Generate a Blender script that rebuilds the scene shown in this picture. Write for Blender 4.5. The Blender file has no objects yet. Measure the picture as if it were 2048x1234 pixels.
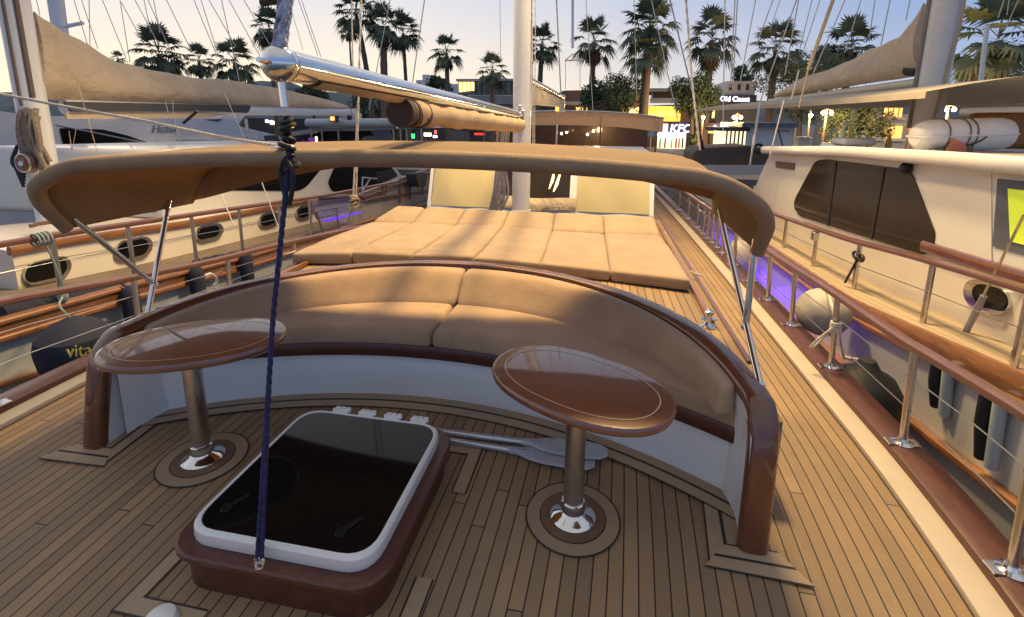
import bpy, bmesh, math, random
from mathutils import Vector, Matrix
random.seed(7)
PI = math.pi
C = bpy.context.scene.collection
scene = bpy.context.scene

# ------------------------------------------------------------------ camera
W, H = 2048.0, 1234.0
FOC, PCX, PCY = 980.0, 1024.0, 430.0
VPX, VPY = 1213.0, 238.0
ROLL = math.radians(-0.5)
CAM = Vector((1.04, 0.0, 1.70))
_F = Vector(((VPX-PCX)/FOC, (VPY-PCY)/FOC, 1.0)).normalized()
_n = _F.cross(Vector((1.0, -math.tan(ROLL), 0.0))).normalized()
if _n.y < 0: _n = -_n
_R = _n.cross(_F)
def cam2world(v): return Vector((v.dot(_R), v.dot(_F), -v.dot(_n)))
RIGHT = cam2world(Vector((1, 0, 0))); DOWN = cam2world(Vector((0, 1, 0))); FWD = cam2world(Vector((0, 0, 1)))
cd = bpy.data.cameras.new('camera'); cam = bpy.data.objects.new('camera', cd); C.objects.link(cam)
cam.matrix_world = Matrix(((RIGHT.x, -DOWN.x, -FWD.x, CAM.x), (RIGHT.y, -DOWN.y, -FWD.y, CAM.y), (RIGHT.z, -DOWN.z, -FWD.z, CAM.z), (0, 0, 0, 1)))
cd.sensor_width = 36.0; cd.lens = 36.0*FOC/W; cd.shift_y = -(H/2-PCY)/W
cd.clip_start = 0.05; cd.clip_end = 3000
scene.camera = cam

def P(px, py, x=None, y=None, z=None):
    """point of the place that the photograph shows at (px,py), on a plane of known x, y or z"""
    d = cam2world(Vector(((px-PCX)/FOC, (py-PCY)/FOC, 1.0)))
    if x is not None: t = (x-CAM.x)/d.x
    elif y is not None: t = (y-CAM.y)/d.y
    else: t = (z-CAM.z)/d.z
    return CAM + d*t

# ------------------------------------------------------------------ materials
def newmat(name):
    m = bpy.data.materials.new(name); m.use_nodes = True
    nt = m.node_tree; b = nt.nodes['Principled BSDF']
    return m, nt, b
def nd(nt, t, **kw):
    n = nt.nodes.new(t)
    for k, v in kw.items():
        if k in n.inputs: n.inputs[k].default_value = v
        else: setattr(n, k, v)
    return n
def lk(nt, a, b): nt.links.new(a, b)
def rgb(c): return (c[0], c[1], c[2], 1.0)
def math_n(nt, op, a, b=None):
    n = nt.nodes.new('ShaderNodeMath'); n.operation = op
    for i, v in enumerate((a, b)):
        if v is None: continue
        if isinstance(v, (int, float)): n.inputs[i].default_value = v
        else: nt.links.new(v, n.inputs[i])
    return n.outputs[0]
def mix_c(nt, f, a, b):
    n = nt.nodes.new('ShaderNodeMix'); n.data_type = 'RGBA'
    for s, v in ((n.inputs[0], f), (n.inputs[6], a), (n.inputs[7], b)):
        if isinstance(v, (int, float)): s.default_value = v
        elif isinstance(v, tuple): s.default_value = rgb(v)
        else: nt.links.new(v, s)
    return n.outputs[2]

def M(name, col, rough=0.5, metal=0.0, coat=0.0, var=0.12, scale=6.0, bump=0.0, bscale=60.0, stretch=None, spec=0.5, sheen=0.0, transl=None, dirt=None, croughn=0.06, crumple=None):
    m, nt, b = newmat(name)
    tc = nd(nt, 'ShaderNodeTexCoord')
    vec = tc.outputs['Object']
    if stretch:
        mp = nd(nt, 'ShaderNodeMapping'); mp.inputs['Scale'].default_value = stretch
        lk(nt, vec, mp.inputs['Vector']); vec = mp.outputs['Vector']
    nz = nd(nt, 'ShaderNodeTexNoise', Scale=scale, Detail=5.0, Roughness=0.6); lk(nt, vec, nz.inputs['Vector'])
    f = nd(nt, 'ShaderNodeMapRange'); f.inputs[1].default_value = 0.3; f.inputs[2].default_value = 0.7
    lk(nt, nz.outputs['Fac'], f.inputs[0])
    lo = tuple(c*(1-var) for c in col); hi = tuple(min(1, c*(1+var)) for c in col)
    col_out = mix_c(nt, f.outputs[0], lo, hi)
    if dirt:
        n2 = nd(nt, 'ShaderNodeTexNoise', Scale=dirt[1], Detail=8.0, Roughness=0.7); lk(nt, tc.outputs['Object'], n2.inputs['Vector'])
        r2 = nd(nt, 'ShaderNodeMapRange'); r2.inputs[1].default_value = 0.5; r2.inputs[2].default_value = 0.75; r2.inputs[4].default_value = dirt[2]
        lk(nt, n2.outputs['Fac'], r2.inputs[0])
        col_out = mix_c(nt, r2.outputs[0], col_out, dirt[0])
    lk(nt, col_out, b.inputs['Base Color'])
    rr = nd(nt, 'ShaderNodeMapRange'); rr.inputs[3].default_value = max(0.02, rough*0.85); rr.inputs[4].default_value = min(1, rough*1.15)
    lk(nt, nz.outputs['Fac'], rr.inputs[0]); lk(nt, rr.outputs[0], b.inputs['Roughness'])
    b.inputs['Metallic'].default_value = metal
    b.inputs['Coat Weight'].default_value = coat; b.inputs['Coat Roughness'].default_value = croughn
    b.inputs['Specular IOR Level'].default_value = spec
    if sheen: b.inputs['Sheen Weight'].default_value = sheen; b.inputs['Sheen Roughness'].default_value = 0.4
    if bump:
        n3 = nd(nt, 'ShaderNodeTexNoise', Scale=bscale, Detail=3.0); lk(nt, vec, n3.inputs['Vector'])
        bp = nd(nt, 'ShaderNodeBump', Strength=bump, Distance=0.01); lk(nt, n3.outputs['Fac'], bp.inputs['Height'])
        lk(nt, bp.outputs['Normal'], b.inputs['Normal'])
    if crumple:
        n4 = nd(nt, 'ShaderNodeTexNoise', Scale=crumple[0], Detail=4.0, Distortion=0.8); lk(nt, tc.outputs['Object'], n4.inputs['Vector'])
        b4 = nd(nt, 'ShaderNodeBump', Strength=crumple[1], Distance=crumple[2] if len(crumple) > 2 else 0.03); lk(nt, n4.outputs['Fac'], b4.inputs['Height'])
        if bump: lk(nt, b4.outputs['Normal'], bp.inputs['Normal'])
        else: lk(nt, b4.outputs['Normal'], b.inputs['Normal'])
    if transl:
        tr = nd(nt, 'ShaderNodeBsdfTranslucent'); tr.inputs['Color'].default_value = rgb(transl[0])
        mx = nd(nt, 'ShaderNodeMixShader'); mx.inputs[0].default_value = transl[1]
        lk(nt, b.outputs[0], mx.inputs[1]); lk(nt, tr.outputs[0], mx.inputs[2])
        lk(nt, mx.outputs[0], nt.nodes['Material Output'].inputs['Surface'])
    return m

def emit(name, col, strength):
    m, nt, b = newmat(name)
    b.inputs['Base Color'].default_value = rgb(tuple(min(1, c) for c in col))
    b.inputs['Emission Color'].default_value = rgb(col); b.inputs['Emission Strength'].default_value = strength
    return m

def teak(name, a, b_, caulk=0.062, butt=True, rough=0.62):
    """laid teak: U counts planks across, V is metres along"""
    m, nt, b = newmat(name)
    uv = nd(nt, 'ShaderNodeUVMap'); uv.uv_map = 'UVMap'
    sp = nd(nt, 'ShaderNodeSeparateXYZ'); lk(nt, uv.outputs[0], sp.inputs[0])
    U, V = sp.outputs[0], sp.outputs[1]
    fl = math_n(nt, 'FLOOR', U); fr = math_n(nt, 'SUBTRACT', U, fl)
    ed = math_n(nt, 'ABSOLUTE', math_n(nt, 'SUBTRACT', fr, 0.5))
    cl = nd(nt, 'ShaderNodeMapRange'); cl.inputs[1].default_value = 0.5-caulk; cl.inputs[2].default_value = 0.5-caulk*0.55
    lk(nt, ed, cl.inputs[0]); mask = cl.outputs[0]
    wn = nd(nt, 'ShaderNodeTexWhiteNoise'); wn.noise_dimensions = '1D'; lk(nt, fl, wn.inputs['W'])
    if butt:
        vv = math_n(nt, 'ADD', math_n(nt, 'MULTIPLY', V, 1/7.5), math_n(nt, 'MULTIPLY', wn.outputs['Value'], 7.31))
        vf = math_n(nt, 'FLOOR', vv); vd = math_n(nt, 'SUBTRACT', vv, vf)
        jt = math_n(nt, 'LESS_THAN', vd, 0.0007)
        mask = math_n(nt, 'MAXIMUM', mask, jt)
        w2 = nd(nt, 'ShaderNodeTexWhiteNoise'); w2.noise_dimensions = '2D'
        cb = nd(nt, 'ShaderNodeCombineXYZ'); lk(nt, fl, cb.inputs[0]); lk(nt, vf, cb.inputs[1]); lk(nt, cb.outputs[0], w2.inputs['Vector'])
        tone = w2.outputs['Value']
    else: tone = wn.outputs['Value']
    mp = nd(nt, 'ShaderNodeCombineXYZ'); lk(nt, math_n(nt, 'MULTIPLY', U, 2.2), mp.inputs[0]); lk(nt, math_n(nt, 'MULTIPLY', V, 1.1), mp.inputs[1]); lk(nt, math_n(nt, 'MULTIPLY', tone, 9.0), mp.inputs[2])
    nz = nd(nt, 'ShaderNodeTexNoise', Scale=5.0, Detail=6.0, Roughness=0.65); lk(nt, mp.outputs[0], nz.inputs['Vector'])
    tc = nd(nt, 'ShaderNodeTexCoord')
    big = nd(nt, 'ShaderNodeTexNoise', Scale=1.3, Detail=4.0); lk(nt, tc.outputs['Object'], big.inputs['Vector'])
    t = math_n(nt, 'ADD', math_n(nt, 'MULTIPLY', tone, 0.75), math_n(nt, 'MULTIPLY', nz.outputs['Fac'], 0.75))
    t = math_n(nt, 'ADD', t, math_n(nt, 'MULTIPLY', big.outputs['Fac'], 0.5))
    tr = nd(nt, 'ShaderNodeMapRange'); tr.inputs[1].default_value = 0.45; tr.inputs[2].default_value = 1.5; lk(nt, t, tr.inputs[0])
    woodc = mix_c(nt, tr.outputs[0], a, b_)
    gn = nd(nt, 'ShaderNodeTexNoise', Scale=2.3, Detail=7.0, Roughness=0.7); lk(nt, tc.outputs['Object'], gn.inputs['Vector'])
    gr = nd(nt, 'ShaderNodeMapRange'); gr.inputs[1].default_value = 0.46; gr.inputs[2].default_value = 0.72; gr.inputs[4].default_value = 0.5; lk(nt, gn.outputs['Fac'], gr.inputs[0])
    woodc = mix_c(nt, gr.outputs[0], woodc, tuple(0.62*x+0.055 for x in b_))
    col = mix_c(nt, mask, woodc, (0.016, 0.014, 0.013))
    lk(nt, col, b.inputs['Base Color'])
    rn = nd(nt, 'ShaderNodeMapRange'); rn.inputs[3].default_value = rough-0.1; rn.inputs[4].default_value = rough+0.12; lk(nt, nz.outputs['Fac'], rn.inputs[0])
    lk(nt, rn.outputs[0], b.inputs['Roughness'])
    hh = math_n(nt, 'SUBTRACT', math_n(nt, 'MULTIPLY', nz.outputs['Fac'], 0.12), mask)
    bp = nd(nt, 'ShaderNodeBump', Strength=0.35, Distance=0.003); lk(nt, hh, bp.inputs['Height']); lk(nt, bp.outputs[0], b.inputs['Normal'])
    return m

TEAK = teak('laid_teak', (0.395, 0.252, 0.124), (0.215, 0.134, 0.071))
TEAKM = teak('teak_margin', (0.43, 0.305, 0.185), (0.31, 0.21, 0.125), caulk=0.13, butt=False)
TEAKP = M('pale_teak', (0.42, 0.30, 0.18), 0.6, var=0.18, scale=5, stretch=(6, 0.6, 6))
TEAKD = M('brown_teak', (0.17, 0.09, 0.05), 0.5, var=0.2, scale=8)
MAHOG = M('varnished_mahogany', (0.125, 0.036, 0.013), 0.35, coat=1.0, var=0.22, scale=5, stretch=(6, 3, 1.2), croughn=0.05)
MAHOGR = M('satin_mahogany', (0.085, 0.024, 0.014), 0.42, coat=0.25, var=0.25, scale=7, stretch=(5, 1.2, 5), croughn=0.25)
MAHOGT = M('table_mahogany', (0.17, 0.058, 0.028), 0.35, coat=1.0, var=0.18, scale=3, stretch=(1.2, 8, 8), croughn=0.06)
VARN = M('golden_varnish', (0.225, 0.090, 0.030), 0.4, coat=0.8, var=0.35, scale=4, stretch=(6, 1, 6), croughn=0.12)
REDRAIL = M('red_brown_rail', (0.125, 0.048, 0.036), 0.4, coat=0.5, var=0.2, scale=5, stretch=(8, 1, 8), croughn=0.2)
STEEL = M('polished_steel', (0.72, 0.72, 0.72), 0.10, metal=1.0, var=0.04)
STEELS = M('brushed_steel', (0.55, 0.53, 0.50), 0.28, metal=1.0, var=0.06)
FAB = M('tan_suede', (0.355, 0.245, 0.150), 0.92, var=0.16, scale=3.2, bump=0.3, bscale=170, sheen=0.25, crumple=(4.5, 0.28), dirt=((0.44, 0.32, 0.20), 4.5, 0.35))
FABS = M('tan_suede_sofa', (0.43, 0.285, 0.175), 0.92, var=0.16, scale=3.0, bump=0.3, bscale=170, sheen=0.25, crumple=(4.5, 0.22), dirt=((0.50, 0.36, 0.23), 4.0, 0.35))
CANV = M('tan_canvas', (0.285, 0.188, 0.108), 0.9, var=0.10, scale=3, bump=0.25, bscale=220, crumple=(4.0, 0.5), transl=((0.42, 0.235, 0.105), 0.25))
ROLLC = M('tan_canvas_roll', (0.31, 0.205, 0.12), 0.9, var=0.14, scale=4, bump=0.3, bscale=220, crumple=(7.0, 0.28), dirt=((0.24, 0.16, 0.09), 3.0, 0.3))
SAILC = M('beige_sail_cover', (0.48, 0.375, 0.265), 0.9, var=0.12, scale=1.6, bump=0.3, bscale=9, crumple=(2.6, 0.8, 0.12))
SAILR = M('rolled_tan_sail', (0.46, 0.33, 0.19), 0.9, var=0.14, scale=4, bump=0.4, bscale=14)
COVER = M('cream_window_cover', (0.52, 0.43, 0.235), 0.85, var=0.08, scale=2, bump=0.25, bscale=7)
WHITE = M('white_paint', (0.80, 0.79, 0.77), 0.4, var=0.03, scale=3, coat=0.2, dirt=((0.5, 0.47, 0.42), 2.0, 0.12))
WHITEP = M('white_plastic', (0.72, 0.71, 0.68), 0.35, var=0.04, scale=3)
MASTW = M('mast_white', (0.62, 0.62, 0.64), 0.35, var=0.04, scale=2, coat=0.2)
CREAM = M('cream_gelcoat', (0.62, 0.55, 0.46), 0.4, var=0.05, scale=1.5, coat=0.3, dirt=((0.42, 0.35, 0.27), 1.4, 0.15))
CREAMW = M('warm_white_gelcoat', (0.62, 0.585, 0.53), 0.35, var=0.04, scale=1.2, coat=0.3)
for _m in (MAHOGT,): _m.node_tree.nodes['Principled BSDF'].inputs['Coat IOR'].default_value = 1.6
PALEB = M('pale_grey_hull', (0.43, 0.44, 0.45), 0.4, var=0.06, scale=1.5, coat=0.2, dirt=((0.3, 0.28, 0.25), 1.5, 0.2))
YACHTW = M('blue_white_gelcoat', (0.60, 0.61, 0.63), 0.35, var=0.04, scale=1, coat=0.3)
BLACKG = M('dark_glass', (0.006, 0.006, 0.006), 0.05, var=0.1, spec=0.22)
DARKG = M('brown_tinted_glass', (0.03, 0.022, 0.016), 0.12, var=0.1, spec=0.35)
RUBB = M('black_rubber', (0.012, 0.012, 0.013), 0.6, var=0.2)
NAVY = M('navy_canvas', (0.014, 0.016, 0.035), 0.85, var=0.2, bump=0.2, bscale=90)
NAVYB = M('navy_rope', (0.015, 0.02, 0.085), 0.7, var=0.4, scale=60)
DGREY = M('charcoal_canvas', (0.05, 0.052, 0.058), 0.8, var=0.15)
GREYP = M('grey_oar_blade', (0.42, 0.43, 0.46), 0.4, var=0.06)
ALU = M('oar_aluminium', (0.55, 0.55, 0.58), 0.35, metal=0.8, var=0.05)
ROPEW = M('weathered_white_rope', (0.55, 0.50, 0.42), 0.9, var=0.25, scale=90)
ROPET = M('tan_rope', (0.42, 0.32, 0.19), 0.9, var=0.3, scale=90)
GREENR = M('pale_green_rope', (0.25, 0.31, 0.27), 0.9, var=0.3, scale=80)
WIRE = M('rigging_wire', (0.30, 0.29, 0.30), 0.5, metal=0.4, var=0.05)
WIREL = M('pale_rigging_rope', (0.50, 0.47, 0.44), 0.8, var=0.05)
INLAY = M('pale_inlay', (0.62, 0.47, 0.33), 0.4, coat=0.6, var=0.03)
WATERWAY = M('waterway_paint', (0.46, 0.38, 0.30), 0.55, var=0.06, scale=4)
FENDW = M('dirty_cream_fender', (0.45, 0.40, 0.33), 0.6, var=0.12, scale=6, dirt=((0.2, 0.17, 0.13), 5, 0.4))
BROWNC = M('brown_webbing', (0.055, 0.030, 0.022), 0.8, var=0.2)

# ------------------------------------------------------------------ mesh builder
class MB:
    def __init__(s): s.v = []; s.f = []; s.uv = {}
    def add(s, verts, faces, uvs=None):
        o = len(s.v); s.v += [tuple(v) for v in verts]
        for i, f in enumerate(faces):
            s.f.append(tuple(o+k for k in f))
            if uvs: s.uv[len(s.f)-1] = [uvs[k] for k in f]
        return s
    def box(s, lo, hi):
        x0, y0, z0 = lo; x1, y1, z1 = hi
        return s.add([(x0,y0,z0),(x1,y0,z0),(x1,y1,z0),(x0,y1,z0),(x0,y0,z1),(x1,y0,z1),(x1,y1,z1),(x0,y1,z1)],
            [(0,3,2,1),(4,5,6,7),(0,1,5,4),(1,2,6,5),(2,3,7,6),(3,0,4,7)])
    def obox(s, c, ax, ay, az):
        c = Vector(c); ax = Vector(ax); ay = Vector(ay); az = Vector(az)
        v = [c+ax*i+ay*j+az*k for k in (-1,1) for j in (-1,1) for i in (-1,1)]
        return s.add(v, [(0,2,3,1),(4,5,7,6),(0,1,5,4),(1,3,7,5),(3,2,6,7),(2,0,4,6)])
    def tube(s, pts, r, seg=10, caps=True, closed=False):
        pts = [Vector(p) for p in pts]; n = len(pts)
        rs = r if isinstance(r, (list, tuple)) else [r]*n
        up = None; rings = []
        for i in range(n):
            if closed: t = (pts[(i+1) % n]-pts[i-1])
            else: t = pts[min(i+1, n-1)]-pts[max(i-1, 0)]
            t = t.normalized() if t.length > 1e-9 else Vector((0, 0, 1))
            if up is None:
                up = Vector((0, 0, 1)) if abs(t.z) < 0.9 else Vector((1, 0, 0))
            a = t.cross(up)
            if a.length < 1e-6: a = t.cross(Vector((0.3, 1, 0.2)))
            a.normalize(); b = a.cross(t).normalized(); up = b
            rings.append([pts[i]+(a*math.cos(2*PI*k/seg)+b*math.sin(2*PI*k/seg))*rs[i] for k in range(seg)])
        v = [p for rg in rings for p in rg]; f = []
        m = n if closed else n-1
        for i in range(m):
            for k in range(seg):
                j = (i+1) % n
                f.append((i*seg+k, i*seg+(k+1) % seg, j*seg+(k+1) % seg, j*seg+k))
        if caps and not closed:
            f.append(tuple(range(seg-1, -1, -1))); f.append(tuple((n-1)*seg+k for k in range(seg)))
        return s.add(v, f)
    def sweep(s, pts, wd, a, b, seg=14, power=2.6):
        """oval section: half width a along wd[i], half thickness b across"""
        n = len(pts); rings = []
        aa = a if isinstance(a, list) else [a]*n; bb = b if isinstance(b, list) else [b]*n
        for i in range(n):
            t = (Vector(pts[min(i+1, n-1)])-Vector(pts[max(i-1, 0)])).normalized()
            w = Vector(wd[i]); w = (w-t*w.dot(t)).normalized(); q = t.cross(w)
            rg = []
            for k in range(seg):
                c, d = math.cos(2*PI*k/seg), math.sin(2*PI*k/seg)
                e = 2/power
                rg.append(Vector(pts[i])+w*aa[i]*math.copysign(abs(c)**e, c)+q*bb[i]*math.copysign(abs(d)**e, d))
            rings.append(rg)
        v = [p for r in rings for p in r]; f = []
        for i in range(n-1):
            for k in range(seg): f.append((i*seg+k, i*seg+(k+1) % seg, (i+1)*seg+(k+1) % seg, (i+1)*seg+k))
        f.append(tuple(range(seg-1, -1, -1))); f.append(tuple((n-1)*seg+k for k in range(seg)))
        return s.add(v, f)
    def prism(s, poly, d):
        """closed planar outline of 3D points pushed along vector d"""
        n = len(poly); d = Vector(d); poly = [Vector(p) for p in poly]
        v = poly+[p+d for p in poly]
        f = [tuple(range(n)), tuple(range(2*n-1, n-1, -1))]+[((i+1) % n, i, n+i, n+(i+1) % n) for i in range(n)]
        return s.add(v, f)
    def grid(s, fn, nu, nv, uvf=None):
        v = []; uv = []
        for i in range(nu+1):
            for j in range(nv+1):
                v.append(fn(i/nu, j/nv)); uv.append(uvf(i/nu, j/nv) if uvf else None)
        f = [(i*(nv+1)+j, (i+1)*(nv+1)+j, (i+1)*(nv+1)+j+1, i*(nv+1)+j+1) for i in range(nu) for j in range(nv)]
        return s.add(v, f, uv if uvf else None)
    def lathe(s, prof, o, ax=(0,0,1), seg=28):
        o = Vector(o); ax = Vector(ax).normalized()
        a = ax.orthogonal().normalized(); b = ax.cross(a)
        v = []; n = len(prof)
        for r, h in prof:
            for k in range(seg):
                t = 2*PI*k/seg; v.append(o+ax*h+(a*math.cos(t)+b*math.sin(t))*max(r, 1e-4))
        f = [(i*seg+k, i*seg+(k+1) % seg, (i+1)*seg+(k+1) % seg, (i+1)*seg+k) for i in range(n-1) for k in range(seg)]
        f.append(tuple(range(seg-1, -1, -1))); f.append(tuple((n-1)*seg+k for k in range(seg)))
        return s.add(v, f)
    def ball(s, c, r, seg=20, rings=12):
        r = r if isinstance(r, (tuple, list)) else (r, r, r)
        c = Vector(c); v = []; f = []
        for i in range(rings+1):
            p = PI*i/rings
            for k in range(seg):
                t = 2*PI*k/seg
                v.append(c+Vector((r[0]*math.sin(p)*math.cos(t), r[1]*math.sin(p)*math.sin(t), -r[2]*math.cos(p))))
        f = [(i*seg+k, i*seg+(k+1) % seg, (i+1)*seg+(k+1) % seg, (i+1)*seg+k) for i in range(rings) for k in range(seg)]
        return s.add(v, f)
    def pillow(s, size, rad, fn, n=(10, 8, 4), puff=0.0):
        """soft box: rounded by rad in a box of size, then placed by fn(u,v,w) with u,v,w in -1..1"""
        sx, sy, sz = (q/2 for q in size)
        def pt(a, b, c):
            p = Vector((a*sx, b*sy, c*sz)); q = Vector([max(-h+rad, min(h-rad, t)) for t, h in zip(p, (sx, sy, sz))])
            d = p-q
            if d.length > 1e-9: p = q+d.normalized()*rad
            u, v, w = p.x/sx, p.y/sy, p.z/sz
            bulge = puff*(1-u**4)*(1-v**4)*(1 if w > 0 else 0)*abs(w)
            return fn(u, v, w+bulge)
        def fc(g, nu, nv):
            s.grid(lambda i, j: pt(*g(ease(i), ease(j))), nu, nv)
        def ease(t): return 0.5-0.5*math.cos(PI*t) if False else t
        def sq(t):  # denser near the edges
            t = 2*t-1; return math.copysign(1-(1-abs(t))**1.8, t)
        nx, ny, nz = n
        fc(lambda i, j: (sq(i), sq(j), 1), nx, ny); fc(lambda i, j: (-sq(i), sq(j), -1), nx, ny)
        fc(lambda i, j: (sq(i), 1, -sq(j)), nx, nz); fc(lambda i, j: (sq(i), -1, sq(j)), nx, nz)
        fc(lambda i, j: (1, sq(i), sq(j)), ny, nz); fc(lambda i, j: (-1, -sq(i), sq(j)), ny, nz)
        return s
    def build(s, name, mat, parent=None, smooth=35, bevel=0, weld=True):
        me = bpy.data.meshes.new(name); me.from_pydata(s.v, [], s.f)
        if s.uv:
            ul = me.uv_layers.new(name='UVMap')
            for p in me.polygons:
                u = s.uv.get(p.index)
                if u:
                    for k, li in enumerate(p.loop_indices): ul.data[li].uv = u[k]
        bm = bmesh.new(); bm.from_mesh(me)
        if weld and not s.uv: bmesh.ops.remove_doubles(bm, verts=bm.verts, dist=1e-5)
        if not s.uv: bmesh.ops.recalc_face_normals(bm, faces=bm.faces)
        bm.to_mesh(me); bm.free()
        me.materials.append(mat)
        if smooth:
            me.shade_smooth(); me.set_sharp_from_angle(angle=math.radians(smooth))
        o = bpy.data.objects.new(name, me); C.objects.link(o)
        if parent:
            o.parent = parent
            o.matrix_parent_inverse = Matrix.Translation(-parent_loc(parent))
        if bevel:
            b = o.modifiers.new('bevel', 'BEVEL'); b.width = bevel; b.segments = 2; b.limit_method = 'ANGLE'; b.angle_limit = math.radians(40)
        return o

def parent_loc(p):
    return Vector(p.location) if p.type == 'EMPTY' else Vector((0, 0, 0))

def tag(o, label, cat, group=None, kind=None):
    if label: o['label'] = label
    if cat: o['category'] = cat
    if group: o['group'] = group
    if kind: o['kind'] = kind
    return o
def thing(name, label, cat, loc=(0, 0, 0), group=None):
    o = bpy.data.objects.new(name, None); o.empty_display_size = 0.1; o.location = loc; C.objects.link(o)
    return tag(o, label, cat, group)
def struct(o, label=None):
    o['kind'] = 'structure'
    if label: o['label'] = label
    return o
def copy_tree(o, parent=None):
    c = o.copy(); C.objects.link(c); c.parent = parent
    for ch in list(o.children): copy_tree(ch, c)
    return c
def lerp(a, b, t): return a+(b-a)*t
def interp(tab, x):
    if x <= tab[0][0]: return tab[0][1]
    for (a, b), (c, d) in zip(tab, tab[1:]):
        if x <= c: return b+(d-b)*(x-a)/(c-a)
    return tab[-1][1]
def spline(pts, n=8):
    pts = [Vector(p) for p in pts]; out = []
    for i in range(len(pts)-1):
        p0 = pts[max(i-1, 0)]; p1 = pts[i]; p2 = pts[i+1]; p3 = pts[min(i+2, len(pts)-1)]
        for k in range(n):
            t = k/n
            out.append(0.5*((2*p1)+(p2-p0)*t+(2*p0-5*p1+4*p2-p3)*t*t+(3*p1-p0-3*p2+p3)*t**3))
    out.append(pts[-1]); return out
def round_poly(pts, r, n=5):
    """2D outline with rounded corners"""
    out = []; m = len(pts)
    for i in range(m):
        a = Vector(pts[i-1]); b = Vector(pts[i]); c = Vector(pts[(i+1) % m])
        ri = r[i] if isinstance(r, (list, tuple)) else r
        d1 = (a-b); d2 = (c-b); q = min(ri, d1.length*0.48, d2.length*0.48)
        p1 = b+d1.normalized()*q; p2 = b+d2.normalized()*q
        for k in range(n+1):
            t = k/n; out.append((1-t)**2*p1+2*t*(1-t)*b+t*t*p2)
    return out
def stadium(cx, cy, hl, hh, slope, n=9):
    """oblong outline in the plane of a wall, drawn with its long axis along the slope"""
    out = []
    for s in (1, -1):
        for k in range(n+1):
            t = -PI/2+PI*k/n
            u = s*(hl-hh)+s*hh*math.cos(t); v = s*hh*math.sin(t)
            out.append((cx+u, cy+v+u*slope))
    return out
def rope(mb, path, r, lay=0.05, strands=3, seg=6, n=None):
    path = [Vector(p) for p in path]; L = sum((b-a).length for a, b in zip(path, path[1:]))
    n = n or max(8, min(260, int(L/lay*7)))
    # resample
    cum = [0]
    for a, b in zip(path, path[1:]): cum.append(cum[-1]+(b-a).length)
    def at(d):
        for i in range(len(path)-1):
            if d <= cum[i+1]+1e-9:
                return path[i].lerp(path[i+1], (d-cum[i])/max(1e-9, cum[i+1]-cum[i])), (path[i+1]-path[i]).normalized()
        return path[-1], (path[-1]-path[-2]).normalized()
    for s in range(strands):
        pts = []
        for i in range(n+1):
            p, t = at(L*i/n); a = t.orthogonal().normalized() if abs(t.z) > 0.9 else t.cross(Vector((0, 0, 1))).normalized(); b = a.cross(t)
            ph = 2*PI*(L*i/n/lay/2+s/strands)
            pts.append(p+(a*math.cos(ph)+b*math.sin(ph))*r*0.5)
        mb.tube(pts, r*0.6, seg)
    return mb
def text_mesh(name, s, size, depth, mat, parent, mtx, align='CENTER', shear=0.0, bold=0.0):
    cu = bpy.data.curves.new(name, 'FONT'); cu.body = s; cu.size = size; cu.extrude = depth; cu.align_x = align; cu.align_y = 'CENTER'; cu.shear = shear; cu.offset = bold
    o = bpy.data.objects.new(name+'_tmp', cu); C.objects.link(o)
    bpy.context.view_layer.update()
    me = bpy.data.meshes.new_from_object(o.evaluated_get(bpy.context.evaluated_depsgraph_get()))
    bpy.data.objects.remove(o); me.transform(mtx); me.materials.clear(); me.materials.append(mat); me.name = name
    t = bpy.data.objects.new(name, me); C.objects.link(t)
    if parent:
        t.parent = parent; t.matrix_parent_inverse = Matrix.Translation(-parent_loc(parent))
    return t
def frame(o, xa, ya):
    xa = Vector(xa).normalized(); ya = Vector(ya); ya = (ya-xa*ya.dot(xa)).normalized(); za = xa.cross(ya)
    return Matrix(((xa.x, ya.x, za.x, o[0]), (xa.y, ya.y, za.y, o[1]), (xa.z, ya.z, za.z, o[2]), (0, 0, 0, 1)))
# ------------------------------------------------------------------ the boat we stand on
def sheer(y): return -0.018*max(0.0, y-1.8)
BX = 0.09     # the bench stands a little to the right of the mast line
DX = 0.12
def edge(s, y, k=0.0): return DX+s*(halfw(y)+k)
def halfw(y):          # deck half width to the pale waterway plank
    return 2.335-0.06*max(0.0, 2.7-y)**1.7-0.006*max(0.0, y-5)**1.5
PLK = 0.059
def deck_grid():
    mb = MB()
    ys = [-0.6+0.2*i for i in range(0, 115)]
    us = [i/24 for i in range(-24, 25)]
    v = []; uv = []
    for y in ys:
        w = halfw(y)
        for u in us:
            z = sheer(y)*min(1.0, abs(u)*1.2)+0.012*(1-u*u)-0.012
            v.append((DX+u*w, y, z)); uv.append((u*2.335/PLK+0.5, y))
    n = len(us)
    f = [(i*n+j, i*n+j+1, (i+1)*n+j+1, (i+1)*n+j) for i in range(len(ys)-1) for j in range(n-1)]
    mb.add(v, f, uv)
    return mb
deck = struct(deck_grid().build('deck', TEAK))

# hull below the deck
hm = MB()
def hull_pt(s, y, t): return (DX+s*(2.66-0.10*t)*(halfw(y)+0.27)/2.66, y, lerp(0.055+sheer(y), -1.5, t))
for s in (-1, 1): hm.grid(lambda a, b: hull_pt(s, lerp(-0.6, 22, a), b), 40, 6)
hullo = hm.build('hull', WHITE)
tag(hullo, 'white painted side of the sailing boat the picture is taken from, below its deck edge', 'boat hull')

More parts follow.
